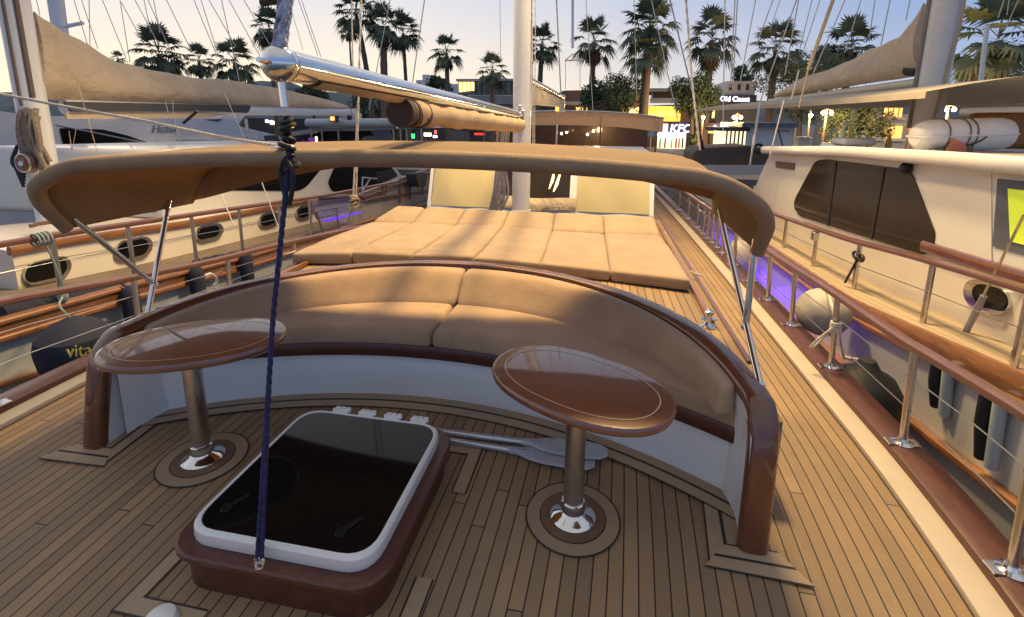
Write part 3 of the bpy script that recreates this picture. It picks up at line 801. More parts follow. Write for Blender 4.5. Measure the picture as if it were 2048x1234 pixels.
for sx in (-1, 1):
    m.tube(spline([q+Vector((0.0, -0.02, -0.12)), q+Vector((sx*0.022, -0.02, -0.16)), q+Vector((sx*0.016, -0.02, -0.22)), q+Vector((0, -0.02, -0.27))], 6), 0.008, 7)
m.build('lashing', RUBB, t)
# wrapped halyard block rising from the boom end
p0 = BE+Vector((0.0, 0, 0.045)); p1 = P(572, 0, y=1.46); p2 = p1+(p1-p0)*1.1
t = thing('topping_lift', 'bundle of pale rope wound round the tackle above the chrome boom end', 'rope', p0)
m = MB(); n = 26; pts = []; rr = []
for i in range(n+1):
    s = i/n; pts.append(p0.lerp(p2, s)+Vector((0.004*math.sin(i*1.3), 0, 0))); rr.append(0.017+0.004*math.sin(i*0.8)-0.003*s)
m.tube(pts, rr, 14)
for k in range(5):
    a0 = k*1.3; rope(m, [p0.lerp(p2, i/16)+Vector((0.017*math.cos(a0+i*0.35), 0.017*math.sin(a0+i*0.35), 0)) for i in range(17)], 0.007, 0.03)
m.build('winding', M('mottled_rope', (0.36, 0.36, 0.42), 0.9, var=0.6, scale=45), t)
m = MB(); q = P(545, 2, y=1.5); m.tube([q, q+Vector((0.07, 0.0, 0.02))], 0.014, 10); m.tube([q, P(523, 6, y=1.5)], 0.012, 10); m.build('toggle', BROWNC, t)

# rope bundle hanging left of the mast
t = thing('rope_bundle', 'grey coil of halyards hanging against the left of the mast foot', 'rope', (-0.25, 6.3, RD))
m = MB(); rn = random.Random(5)
for k in range(12):
    x = -0.24+rn.uniform(-0.05, 0.08)-0.04; m.tube(spline([(x+0.03, 6.25+rn.uniform(-.06, .06), 1.7), (x+rn.uniform(-.03, .03), 6.22, 1.1), (x+rn.uniform(-.07, .03), 6.2, 0.75), (x-rn.uniform(0, .12), 6.2, 0.47+rn.uniform(0, .06))], 5), 0.016, 6)
m.build('coil', M('grey_rope', (0.26, 0.24, 0.22), 0.9, var=0.3, scale=40), t)
m = MB()
for k in range(6): m.tube(spline([(-0.55+0.09*k, 6.15, 0.44+0.03*(k % 2)), (-0.45+0.08*k, 6.0, 0.47), (-0.3+0.05*k, 6.1, 0.43)], 5), 0.012, 6)
m.build('loose_end', ROPET, t)
# halyards close to the right of the mast, with a run of hanks
for (a, b, r, lb) in (((1064, 0), (1066, 290), 0.010, 'taut halyard running down close beside the right of the white mast'), ((1071, 0), (1069, 300), 0.007, 'thin line hanging just outside the halyard at the right of the mast')):
    m = MB(); rope(m, [P(a[0], a[1], y=6.3)+Vector((0, 0, 5)), P(a[0], a[1], y=6.3), P(b[0], b[1], y=6.3)], r, 0.08, 2, 5, 120); tag(m.build('halyard', WIREL), lb, 'rope')

# deck house behind the mast
dh = thing('deckhouse', 'white deckhouse behind the mast with cream covers over its windows and an open middle pane', 'deckhouse', (0, 7, RD))
DY = 6.95
def dp(px, py, y=DY): return P(px, py, y=y)
m = MB(); m.box((-1.66, DY+0.55, 0.0), (1.72, DY+4.5, 1.03)); m.build('wall', WHITE, dh)
m = MB(); m.box((-1.85, DY+0.28, 1.03), (1.90, DY+4.7, 1.085)); m.build('roof', WHITEP, dh, bevel=0.03)
def leany(z): return DY+0.10+(z-0.4)*0.38   # the raked front
def fr(x0, x1, z0, z1, d=0.05, off=0.0):
    pts = [(x0, leany(z0)+off, z0), (x1, leany(z0)+off, z0), (x1, leany(z1)+off, z1), (x0, leany(z1)+off, z1)]
    return MB().prism(pts, (0, d, 0))
XL0, XL1, XM0, XM1, XR1 = -1.55, -0.60, -0.46, 0.56, 1.68
for a, b in ((XL0-0.05, XL0), (XL1, XM0), (XM1, XM1+0.12), (XR1, XR1+0.07)):
    fr(a, b, 0.36, 1.05, 0.07, -0.02).build('window_frame', WHITEP, dh)
fr(XL0-0.05, XR1+0.07, 0.30, 0.40, 0.07, -0.015).build('sill', WHITEP, dh)
def covgrid(x0, x1, ph):
    def fn(a, b):
        z = lerp(0.385, 1.05, b); x = lerp(x0, x1, a)
        return Vector((x+0.02*(0.5-a)*b, leany(z)-0.03+0.012*math.sin(PI*a)*math.sin(PI*b)*-1+0.006*math.sin(9*a+5*b+ph), z))
    return MB().grid(fn, 24, 16)
c1 = covgrid(XL0+0.01, XL1+0.01, 0.4).build('window_cover', COVER, dh, smooth=70)
c2 = covgrid(XM1+0.10, XR1+0.01, 2.0).build('window_cover', COVER, dh, smooth=70)
fr(XM0, XM1, 0.40, 1.05, 0.01, 0.03).build('window_pane', DARKG, dh)
m = MB(); m.grid(lambda a, b: Vector((lerp(XM0-0.1, XM1+0.1, a), leany(lerp(0.39, 0.54, b))-0.045-0.02*math.sin(PI*b)+0.01*math.sin(a*14), lerp(0.385, 0.56, b)+0.012*math.sin(a*9))), 24, 5); m.build('cover_and_shade_roll', SAILC, dh, smooth=70)
# things seen through the middle pane: cabinet door, its lamplight put in as glow
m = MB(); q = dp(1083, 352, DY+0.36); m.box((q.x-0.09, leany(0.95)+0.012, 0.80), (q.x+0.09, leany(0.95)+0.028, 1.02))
m.build('lit_cabinet', emit('cabinet_wood_glow', (0.85, 0.33, 0.06), 0.9), dh)
for (a, b) in (((1108, 345), (1098, 378)), ((1120, 347), (1104, 390))):
    q0 = P(a[0], a[1], y=leany(0.85)); q1 = P(b[0], b[1], y=leany(0.66))
    m = MB(); m.tube([q0+Vector((0, 0.02, 0)), (q0+q1)/2+Vector((0.01, 0.02, 0)), q1+Vector((0, 0.02, 0))], [0.012, 0.02, 0.006], 8); m.build('cabin_lamp', emit('cabin_lamp_glow', (1.0, 0.75, 0.30), 3.0), dh)

# aft deck awning of our boat, far behind the deckhouse
aw = thing('aft_awning', 'wide cream awning over the lit wooden aft deck, seen above the canopy', 'awning', (0, 15, 0))
AY = 13.0
def az(x): return P(1200, 228, y=AY).z+0.05-0.16*(abs(x)/2.6)**2.4
m = MB(); m.grid(lambda a, b: Vector((lerp(-2.3, 2.45, a), AY+7*b, az(lerp(-2.6, 2.6, a))+0.06*math.sin(PI*b))), 24, 4); m.grid(lambda a, b: Vector((lerp(-2.3, 2.45, a), AY, az(lerp(-2.6, 2.6, a))-0.34*b)), 24, 2)
ao = m.build('canvas', M('aft_awning_canvas', (0.60, 0.48, 0.33), 0.85, var=0.08, transl=((0.6, 0.42, 0.22), 0.5)), aw, smooth=60)
m = MB(); m.tube([(lerp(-2.32, 2.47, k/20), AY-0.01, az(lerp(-2.6, 2.6, k/20))+0.02) for k in range(21)], 0.022, 10); m.build('frame', STEELS, aw)
for x in (-2.2, -0.95, 0.9, 2.3):
    m = MB(); m.tube([(x, AY+0.05, 0.2), (x, AY+0.05, az(x)-0.1)], 0.022, 10); m.build('post', VARN, aw)
m = MB(); m.box((-2.3, AY+4.0, 0.0), (2.4, AY+4.1, 1.65)); m.box((-2.3, AY+0.5, 0.2), (2.4, AY+4, 0.45)); tag(m.build('aft_cabin', M('aft_wood', (0.07, 0.035, 0.016), 0.4, coat=0.4, var=0.4, scale=3, stretch=(8, 1, 1))), 'dark wooden cabin front under the cream aft awning', 'cabin')
for i, (px, py) in enumerate(((1132, 248), (1171, 247), (1123, 267), (1133, 265), (1175, 269), (1187, 262))):
    q = P(px, py, y=AY+2.5)
    t = thing('awning_lamp', 'small warm lamp glowing under the aft awning', 'lamp', q, group='lamps under the aft awning')
    m = MB(); m.ball(q, 0.035 if i > 1 else 0.03, 12, 8); m.build('bulb', emit('awning_bulb', (1.0, 0.66, 0.28), 22), t)
    m = MB(); m.tube([q+Vector((0, 0, 0.03)), q+Vector((0, 0, 0.12))], 0.008, 6); m.build('stem', BROWNC, t)
l = bpy.data.lights.new('awning_light', 'POINT'); l.energy = 45; l.color = (1, 0.6, 0.25); l.shadow_soft_size = 0.1
lo = bpy.data.objects.new('awning_light', l); lo.location = (0.8, AY+2.2, 1.3); C.objects.link(lo)
# ------------------------------------------------------------------ water
def water_mat():
    m, nt, b = newmat('harbour_water')
    b.inputs['Base Color'].default_value = (0.035, 0.042, 0.04, 1); b.inputs['Roughness'].default_value = 0.12
    tc = nd(nt, 'ShaderNodeTexCoord'); n = nd(nt, 'ShaderNodeTexNoise', Scale=1.8, Detail=6.0, Roughness=0.6); lk(nt, tc.outputs['Object'], n.inputs['Vector'])
    bp = nd(nt, 'ShaderNodeBump', Strength=0.5, Distance=0.15); lk(nt, n.outputs['Fac'], bp.inputs['Height']); lk(nt, bp.outputs[0], b.inputs['Normal'])
    return m
m = MB(); m.add([(-400, -200, -1.25), (400, -200, -1.25), (400, 21.9, -1.25), (-400, 21.9, -1.25)], [(0, 1, 2, 3)]); struct(m.build('water', water_mat(), smooth=0))

# a strip of wall between two pixel runs on a lengthwise plane x, pushed outboard or inboard
def px_run(pts, x): return [P(px, py, x=x) for px, py in pts]
def wall_poly(pts, x, d, r=0): 
    q = round_poly([Vector(p) for p in pts], r) if r else [Vector(p) for p in pts]
    return MB().prism([P(p.x, p.y, x=x) for p in q], (d, 0, 0))
def line_at(run, y):
    return interp([(p.y, p.z) for p in run], y) if run[0].y < y < run[-1].y else (run[0].z+(run[1].z-run[0].z)*(y-run[0].y)/(run[1].y-run[0].y) if y <= run[0].y else run[-1].z+(run[-1].z-run[-2].z)*(y-run[-1].y)/(run[-1].y-run[-2].y)*0.6)

# ------------------------------------------------------------------ wooden yacht on the left
XH = -3.42
lg = thing('neighbour_yacht', 'cream wooden yacht moored close on the left with oblong portholes and varnished rub rail', 'yacht', (-6, 6, -1.2))
cap = px_run([(0, 640), (120, 607), (270, 566), (470, 518)], XH)
ys = [0.6+0.3*i for i in range(56)]
m = MB(); m.grid(lambda a, b: (lerp(XH, XH+0.04, 0)-0.18*b*b, lerp(0.3, 17, a), lerp(line_at(cap, lerp(0.3, 17, a))-0.02, -1.5, b)), 40, 6)
m.grid(lambda a, b: (-8.6+0.18*b*b, lerp(0.3, 17, a), lerp(line_at(cap, lerp(0.3, 17, a))-0.02, -1.5, b)), 40, 3)
m.build('hull', PALEB, lg)
m = MB(); m.sweep([(XH+0.02, y, line_at(cap, y)-0.06) for y in ys], [(0, 0, 1)]*len(ys), 0.085, 0.03, 14, 7); m.sweep([(XH+0.04, y, line_at(cap, y)-0.005) for y in ys], [(0, 0, 1)]*len(ys), 0.022, 0.035, 10, 3)
m.sweep([(XH+0.035, y, line_at(cap, y)-0.135) for y in ys], [(0, 0, 1)]*len(ys), 0.026, 0.035, 10, 3); m.build('rub_rail', VARN, lg)
low = px_run([(0, 762), (130, 724)], XH-0.02)
m = MB(); m.sweep([(XH+0.01, y, line_at(low, y)-0.02+0.0) for y in [1.5+0.3*i for i in range(20)]], [(0, 0, 1)]*20, 0.025, 0.03, 8, 3); m.build('lower_strake', VARN, lg)
XC = -4.45
ct = px_run([(23, 503), (136, 483), (249, 466), (385, 446)], XC)
m = MB(); m.grid(lambda a, b: (lerp(XH, -8.5, b), lerp(0.3, 17, a), line_at(cap, lerp(0.3, 17, a))-0.07), 30, 3); m.build('side_deck', M('shaded_teak_deck', (0.17, 0.125, 0.09), 0.7, var=0.2), lg)  # shade over this side deck is put into its dark colour
# cabin side and roof
y0 = ct[0].y; cy = [y0+0.25*i for i in range(48)]
m = MB(); m.grid(lambda a, b: (XC-0.05*b, lerp(y0, 15, a), lerp(line_at(cap, lerp(y0, 15, a))-0.08, line_at(ct, lerp(y0, 15, a)), b)), 40, 4)
m.grid(lambda a, b: (lerp(XC-0.05, -6.3, b), lerp(y0, 15, a), line_at(ct, lerp(y0, 15, a))+0.05*math.sin(PI*b)), 40, 8)
m.grid(lambda a, b: (lerp(XC, -6.3, a), y0, lerp(line_at(cap, y0)-0.08, line_at(ct, y0)+0.05*math.sin(PI*a), b)), 8, 3)
m.build('cabin', CREAM, lg)
m = MB(); m.sweep([(XC-0.03, y, line_at(ct, y)+0.0) for y in cy], [(0, 0, 1)]*len(cy), 0.045, 0.03, 10, 3); m.build('cabin_trim', VARN, lg)
seam = px_run([(0, 540), (400, 485)], XC); m = MB(); m.tube([(XC+0.004, y, line_at(cap, y)+0.52*(line_at(ct, y)-line_at(cap, y))) for y in cy], 0.005, 5); m.build('seam', M('seam_brown', (0.25, 0.21, 0.17), 0.8), lg)  # darker joint line along the cabin side
for (px, py, hl, hh) in ((92, 541, 47, 23), (265, 498, 37, 21), (417, 465, 27, 16), (537, 440, 20, 15), (608, 425, 17, 14)):
    o = stadium(px, py, hl, hh, -0.22)
    fr_ = MB().prism([P(q[0], q[1], x=XC) for q in o], (0.028, 0, 0)).build('porthole', STEELS, lg)
    o = stadium(px, py, hl-5, hh-4.5, -0.22)
    MB().prism([P(q[0], q[1], x=XC+0.029) for q in o], (0.004, 0, 0)).build('pane', BLACKG, fr_)
rl = px_run([(0, 489), (130, 467), (400, 427), (650, 391)], XH)
yr = [1.4+0.3*i for i in range(30)]
m = MB(); m.sweep([(XH, y, line_at(rl, y)) for y in yr], [(1, 0, 0)]*len(yr), 0.04, 0.025, 12, 3); m.build('handrail', REDRAIL, lg)
for px, py in ((112, 520), (262, 500), (388, 480), (482, 465), (560, 450), (620, 425)):
    y = P(px, py, x=XH).y
    m = MB(); m.tube([(XH, y, line_at(cap, y)), (XH, y, line_at(rl, y))], 0.02, 10); m.build('stanchion', STEELS, lg)
for y in (1.5, 1.9): pass
m = MB(); m.tube([(XH, y, lerp(line_at(cap, y), line_at(rl, y), 0.62)) for y in yr], 0.004, 5); m.build('guard_wire', STEELS, lg)
g = px_run([(60, 452), (200, 433), (640, 388)], XC-0.45); 
m = MB(); m.tube([p+Vector((0, 0, 0.0)) for p in spline(g, 6)], 0.022, 10); m.ball(g[-1]+Vector((0, 0, 0.0)), 0.05, 10, 8); m.build('grab_rail', REDRAIL, lg)
# wheelhouse with dark windows
XW = -4.75
wp = [(330, 300), (690, 285), (760, 290), (822, 375), (730, 402), (650, 392), (400, 436), (330, 440)]
wall_poly(wp, XW, -3.0, 12).build('wheelhouse', CREAMW, lg, bevel=0.05)
for pts, r in (([(400, 300), (655, 292), (648, 330), (612, 374), (596, 382), (400, 380)], 10), ([(676, 318), (740, 300), (772, 322), (797, 352), (720, 384), (700, 380), (664, 384), (655, 365)], 8)):
    wall_poly(pts, XW+0.004, 0.01, r).build('window', BLACKG, lg)
# stepped bulwark, ladder frame and rails farther aft
wall_poly([(620, 400), (640, 392), (720, 388), (800, 357), (900, 322), (900, 420), (760, 455), (640, 440)], XH-0.1, -0.06).build('aft_bulwark', M('aft_grey_paint', (0.30, 0.27, 0.27), 0.5, var=0.2, dirt=((0.15, 0.12, 0.11), 3, 0.5)), lg)
for a, b, r in (((722, 396), (880, 338), 0.03), ((640, 398), (725, 392), 0.03), ((730, 400), (870, 380), 0.022)):
    m = MB(); m.tube([P(*a, x=XH-0.05), P(*b, x=XH-0.05)], r, 10); m.build('aft_rail', REDRAIL, lg)
for px, y1, y2 in ((765, 372, 396), (772, 370, 396), (800, 358, 405), (820, 352, 400), (845, 345, 390)):
    m = MB(); m.tube([P(px, y1, x=XH-0.04), P(px, y2, x=XH-0.04)], 0.022, 8); m.build('aft_post', REDRAIL, lg)
m = MB(); q = [P(*p, x=XH+0.1) for p in ((724, 390), (725, 355), (754, 358))]; m.tube(q, 0.016, 8); m.tube([P(725, 382, x=XH+0.1), P(740, 358, x=XH+0.1)], 0.014, 8); m.build('ladder_frame', STEELS, lg)
wall_poly([(810, 345), (835, 345), (832, 372), (818, 374)], XH+0.02, 0.25, 6).build('outboard_bag', DGREY, lg)
m = MB()
for a, b in (((632, 422), (648, 470)), ((672, 415), (678, 460)), ((632, 422), (672, 415)), ((636, 436), (674, 428))): m.tube([P(*a, x=XH+0.12), P(*b, x=XH+0.12)], 0.018, 8)
m.build('boarding_frame', STEELS, lg)
# dark rolls added to stand for the shade along its deck edge
t = None
for i, (a, b, r) in enumerate((((0, 652), (250, 596), 0.11), ((470, 532), (395, 545), 0.09))):
    p0 = P(*a, x=XH-0.12); p1 = P(*b, x=XH-0.12); p0.z += 0.09; p1.z += 0.06
    m = MB(); n = 16; m.tube([p0.lerp(p1, k/n)+Vector((0, 0, 0.015*math.sin(k*1.7))) for k in range(n+1)], [r*(1+0.12*math.sin(k*2.3+i)) for k in range(n+1)], 12)
    tag(m.build('cover_and_shade_roll', NAVY, smooth=70), 'dark roll added as shade on the left yacht deck edge, %s' % ('long, by the first porthole' if i == 0 else 'short, by the third porthole'), 'cover')
# mast, boom and stowed sail of the left yacht
XM = -6.0
q = P(62, 200, x=XM); mt = thing('mast', 'white mast with wooden cleat pads and hanging lines at the left edge', 'mast', (XM, q.y, 0))
m = MB(); m.tube([(XM, q.y, 0.3), (XM, q.y, 9)], 0.155, 26); m.build('spar', MASTW, mt)
m = MB(); m.tube([(XM+0.13, q.y-0.07, 1.9), (XM+0.13, q.y-0.07, 9)], 0.03, 8); m.tube([(XM+0.05, q.y-0.15, 1.8), (XM+0.05, q.y-0.15, 9)], 0.018, 8); m.build('sail_track', M('dark_track', (0.12, 0.08, 0.06), 0.6), mt)
m = MB()
for k in range(26):
    rn = random.Random(k); x = XM+0.10+rn.uniform(-0.10, 0.18); yy = q.y-0.17+rn.uniform(-0.03, 0.03)
    m.tube(spline([(x, yy, 1.72+rn.uniform(-.05, .06)), (x+rn.uniform(-.05, .05), yy-0.03, 1.45), (x+rn.uniform(-.05, .08), yy, 1.08+rn.uniform(-.1, .1))], 4), 0.028, 6)
m.build('rope_tail', M('old_rope', (0.22, 0.17, 0.13), 0.9, var=0.4, scale=30), mt)
m = MB()
for k in range(5): m.tube(spline([(XM-0.12, q.y-0.15, 1.32), (XM-0.16-0.01*k, q.y-0.19, 1.1), (XM-0.10+0.015*k, q.y-0.18, 0.8+0.04*k)], 5), 0.018, 6)
m.build('dark_rope_tail', RUBB, mt)
c = P(106, 322, x=XM+0.1); c.y = q.y-0.22
m = MB(); m.lathe([(0, -0.05), (0.11, -0.05), (0.12, 0.0), (0.11, 0.05), (0.05, 0.055), (0.04, 0.09), (0, 0.09)], c, (0.3, -1, 0.1), 20); m.build('winch_drum', M('winch_wood', (0.20, 0.10, 0.07), 0.5, var=0.3), mt)
m = MB(); m.lathe([(0, 0), (0.03, 0), (0.03, 0.02), (0, 0.02)], c+Vector((0.03, -0.09, 0)), (0.3, -1, 0.1), 14); m.tube([c+Vector((0.11*math.cos(a), -0.06, 0.11*math.sin(a))) for a in [2*PI*k/16 for k in range(16)]], 0.012, 6, closed=True); m.build('winch_ring', STEELS, mt)

def stowed_sail(name, x, cols, wd, label, mat=SAILC):
    ptop = [P(px, a, x=x) for px, a, b in cols]; pbot = [P(px, b, x=x) for px, a, b in cols]
    m = MB(); n = len(cols); K = 20; rings = []
    fine = []
    for i in range(n-1):
        for k in range(5): 
            t = k/5; fine.append((ptop[i].lerp(ptop[i+1], t), pbot[i].lerp(pbot[i+1], t)))
    fine.append((ptop[-1], pbot[-1]))
    v = []
    for i, (t, b) in enumerate(fine):
        h = t.z-b.z
        for k in range(K):
            a = 2*PI*k/K; s = math.sin(a); c_ = math.cos(a)
            f = (1+s)/2
            prof = (0.30+0.7*(1-f)**0.8)*min(1, 5*f+0.25)   # fat low, thin ridge high
            wr = 1+0.10*math.sin(i*0.9+k*0.7)+0.06*math.sin(i*2.3-f*9)
            v.append((x+c_*wd*prof*wr*min(1, 0.35+h/0.5), lerp(b.y, t.y, f), lerp(b.z, t.z, f)-0.012*math.sin(i*0.8)*f))
    f = [(i*K+k, i*K+(k+1) % K, (i+1)*K+(k+1) % K, (i+1)*K+k) for i in range(len(fine)-1) for k in range(K)]
    f += [tuple(range(K-1, -1, -1)), tuple((len(fine)-1)*K+k for k in range(K))]
    m.add(v, f); return tag(m.build(name, mat, smooth=75), label, 'sail')
stowed_sail('stowed_sail', XM, [(68, 22, 196), (100, 46, 199), (130, 64, 203), (180, 92, 204), (235, 125, 205), (290, 136, 206), (350, 150, 208), (410, 157, 210), (480, 163, 213), (560, 178, 216), (620, 190, 217), (692, 211, 218)], 0.20, 'long beige sail cover tapering aft from the mast at the left edge')
m = MB(); a = P(128, 214, x=XM); b = P(695, 224, x=XM); m.tube([a, b], 0.10, 16); tag(m.build('boom', MASTW, smooth=60), 'white boom beneath the long beige sail cover on the left', 'boom')
wall_poly([(124, 203), (500, 211), (494, 226), (420, 223), (140, 224)], XM+0.16, 0.02, 4).build
sg = wall_poly([(124, 203), (500, 211), (494, 226), (420, 223), (140, 224)], XM+0.24, 0.03, 4).build('side_screen', DGREY, smooth=0); tag(sg, 'charcoal cloth strip hanging along the boom under the left beige sail cover', 'screen')
sg = wall_poly([(128, 225), (420, 224), (450, 229), (420, 236), (130, 238)], XM+0.20, 0.03, 4).build('rolled_awning', SAILC, smooth=0); tag(sg, 'narrow beige awning rolled below the charcoal strip on the left boom', 'awning')
# mast of the next boat beyond
m = MB(); q = P(120, 60, x=-13); m.tube([(-13, q.y, 0), (-13, q.y, 12)], 0.17, 16); nm = m.build('mast', MASTW); tag(nm, 'pale mast rising behind the beige sail cover near the left edge', 'mast')
m = MB(); p0 = P(128, 53, y=q.y-0.1); p1 = P(165, 46, y=q.y-0.1); m.tube([p0, p1], 0.05, 8); m.tube([P(132, 55, y=q.y-0.1), P(160, 48, y=q.y-0.1)], 0.03, 8); m.build('spreader', MASTW, nm)

# ------------------------------------------------------------------ white motor yacht beyond it
XY = -11.5
my = thing('motor_yacht', 'white motor yacht with a long dark side window, behind the left sail cover', 'motor yacht', (XY-2, 15, -1.2))
wall_poly([(-150, 225), (0, 222), (60, 232), (430, 236), (505, 212), (475, 252), (560, 272), (572, 284), (560, 298), (420, 300), (330, 310), (140, 330), (60, 395), (-150, 395)], XY, -4.0, 10).build('superstructure', YACHTW, my, bevel=0.08)
wall_poly([(-150, 395), (140, 383), (560, 300), (900, 300), (900, 420), (-150, 560)], XY+0.25, -4.4).build('hull', YACHTW, my)
wall_poly([(-150, 388), (60, 385), (64, 412), (-150, 418)], XY+0.26, 0.02).build('sheer_stripe', M('navy_stripe', (0.03, 0.035, 0.06), 0.4), my)
wall_poly([(118, 256), (205, 259), (258, 272), (313, 292), (236, 299), (130, 303)], XY+0.005, 0.02, 6).build('window', BLACKG, my)
wall_poly([(410, 239), (446, 238), (436, 243)], XY+0.005, 0.02).build('vent', DGREY, my)
for a, b, r in (((114, 250), (320, 292), 0.02), ((0, 322), (60, 318), 0.012), ((0, 345), (58, 340), 0.012), ((355, 280), (555, 281), 0.015)):
    m = MB(); m.tube([P(*a, x=XY+0.02), P(*b, x=XY+0.02)], r, 6); m.build('moulding', M('moulding_grey', (0.36, 0.38, 0.42), 0.5), my)
wall_poly([(356, 283), (540, 284), (470, 297), (350, 302)], XY+0.006, 0.02).build('lower_window', M('dull_window', (0.16, 0.15, 0.13), 0.3), my)
p = P(330, 258, x=XY+0.03); text_mesh('name_lettering', 'Huzur', 0.34, 0.004, M('name_grey', (0.22, 0.22, 0.24), 0.5), my, frame(p, (0, 1, 0.0), (0, 0, 1)), shear=0.3)
m = MB(); q = P(545, 282, x=XY+1.0); 
wall_poly([(527, 271), (552, 270), (560, 286), (532, 287)], XY+0.8, 0.05, 3).build('hatch_lid', DGREY, my)
m = MB(); m.tube([P(575, 278, x=XY+0.8), P(612, 284, x=XY+0.8)], [0.09, 0.04], 10); m.build('bow_rail', STEEL, my)

# ------------------------------------------------------------------ grey cruiser with radar dome, and its neighbours near the quay
XR = -7.2
cr = thing('cruiser', 'low grey motor cruiser with a flybridge beam, behind the boom on the left', 'motor cruiser', (XR-2, 17, -1.2))
YB = 17.0
def py_box(x0, y0, x1, y1, Y, d): 
    a = P(x0, y1, y=Y); b = P(x1, y0, y=Y); return MB().box((a.x, Y, a.z), (b.x, Y+d, b.z))
def py_poly(pts, Y, d, r=0):
    q = round_poly([Vector(p) for p in pts], r) if r else [Vector(p) for p in pts]
    return MB().prism([P(p.x, p.y, y=Y) for p in q], (0, d, 0))
m = MB(); m.tube([P(614, 246, y=YB), P(850, 245, y=YB)], 0.16, 14); m.build('flybridge_beam', M('grey_gelcoat', (0.42, 0.42, 0.42), 0.4, var=0.1), cr)
py_poly([(565, 266), (640, 255), (720, 254), (840, 250), (868, 256), (720, 262), (640, 262), (585, 272)], YB+0.2, 2.5, 3).build('hardtop', M('grey_top', (0.30, 0.29, 0.28), 0.5, var=0.15), cr)
py_poly([(565, 300), (600, 262), (700, 258), (785, 262), (800, 300), (800, 330), (565, 330)], YB+1.2, 0.2).build('cabin_back', M('dark_interior', (0.035, 0.022, 0.02), 0.7, var=0.4), cr)
py_poly([(715, 286), (728, 272), (762, 272), (780, 286), (780, 310), (715, 310)], YB+0.4, 0.8, 6).build('seat_back', M('brown_seat', (0.20, 0.16, 0.13), 0.8), cr)
py_poly([(735, 255), (778, 255), (786, 290), (765, 290)], YB+0.3, 0.1, 2).build('windscreen', M('blue_grey_screen', (0.09, 0.10, 0.13), 0.3), cr)
for px in (622, 643, 676, 786, 800, 812, 842):
    m = MB(); m.tube([P(px, 256, y=YB+0.1), P(px+3, 300, y=YB+0.1)], 0.03, 8); m.build('roof_post', M('post_grey', (0.34, 0.32, 0.30), 0.5), cr)
py_poly([(683, 217), (704, 217), (704, 225), (710, 228), (710, 245), (683, 245)], YB-0.1, 0.5).build('radar_arch', M('arch_white', (0.45, 0.44, 0.42), 0.5), cr)
py_poly([(694, 231), (703, 231), (703, 240), (694, 240)], YB-0.12, 0.02).build('arch_opening', RUBB, cr)
d = P(793, 222, y=YB); R = 0.31
t = thing('radar_dome', 'white satellite dome standing on the grey cruiser, left of the rolled sail', 'dome', d)
m = MB(); m.lathe([(0, -0.42), (R*0.92, -0.42), (R, -0.38), (R, 0.06)]+[(R*math.cos(a), 0.06+R*math.sin(a)) for a in [PI/2*k/8 for k in range(1, 9)]], d, seg=28); m.build('shell', M('dome_white', (0.55, 0.56, 0.60), 0.4, var=0.03), t)
m = MB(); m.lathe([(R*1.005, -0.13), (R*1.005, -0.11)], d, seg=28); 

m = MB(); m.tube([d+Vector((0, 0, -0.42)), d+Vector((0, 0, -0.62))], 0.06, 10); m.build('pedestal', STEELS, t)
def glow(name, px, py, Y, w, h, col, st, label, cat, group=None, d=0.1):
    q = P(px, py, y=Y); ww = w/FOC*Y*1.0; hh = h/FOC*Y
    t = thing(name, label, cat, q, group)
    m = MB(); m.obox(q, (ww/2+0.05, 0, 0), (0, d, 0), (0, 0, hh/2+0.05)); m.build('box', DGREY, t)
    m = MB(); m.obox(q+Vector((0, -d-0.012, 0)), (ww/2, 0, 0), (0, 0.01, 0), (0, 0, hh/2)); m.build('light', emit(name+'_light', col, st), t)
    return t
glow('navigation_light', 668, 237, YB-0.3, 9, 8, (1.0, 0.16, 0.04), 5, 'orange red light glowing on the grey cruiser beside its white arch', 'light')
glow('cabin_light', 636, 280, YB+0.9, 4, 14, (1.0, 0.75, 0.42), 5, 'tall narrow warm light in the cruiser cabin', 'light')
glow('purple_light', 626, 282, YB+1.0, 14, 14, (0.16, 0.02, 0.28), 0.8, 'dim purple glow in the left corner of the cruiser cabin', 'light')

# ------------------------------------------------------------------ wooden yacht on the right
XQ = 3.25
rg = thing('neighbour_yacht', 'white wooden yacht moored on the right with tinted trapezoid window and teak side deck', 'yacht', (6, 6, -1.2))
rb = px_run([(1860, 722), (1709, 644), (1636, 592)], XQ)      # lower edge of the varnished band
def rz(y): return line_at(rb, y)
m = MB(); m.grid(lambda a, b: (XQ+0.20*b*b, lerp(0.5, 18, a), lerp(rz(lerp(0.5, 18, a))+0.16, -1.5, b)), 50, 8); m.grid(lambda a, b: (8.6, lerp(0.5, 18, a), lerp(0.2, -1.5, b)), 10, 2)
m.build('hull', M('right_hull_paint', (0.62, 0.58, 0.53), 0.42, var=0.06, scale=1.4, coat=0.2, dirt=((0.30, 0.25, 0.2), 1.3, 0.25)), rg)
ys = [0.7+0.3*i for i in range(50)]
m = MB(); m.sweep([(XQ-0.02, y, rz(y)+0.03) for y in ys], [(0, 0, 1)]*len(ys), 0.03, 0.04, 12, 3); m.sweep([(XQ-0.01, y, rz(y)+0.125) for y in ys], [(0, 0, 1)]*len(ys), 0.075, 0.03, 12, 3); m.build('rub_rail', VARN, rg)
lr = px_run([(2030, 993), (1799, 815)], XQ+0.05)
m = MB(); m.sweep([(XQ-0.0, y, line_at(lr, y)) for y in ys], [(0, 0, 1)]*len(ys), 0.032, 0.04, 12, 3); m.build('lower_strake', VARN, rg)
dk = px_run([(1840, 640), (1705, 575), (1625, 530)], XQ+0.17)
def dz_(y): return line_at(dk, y)
m = MB(); v = []; uv = []; us = [i/20 for i in range(21)]; yl = [0.7+0.3*i for i in range(50)]
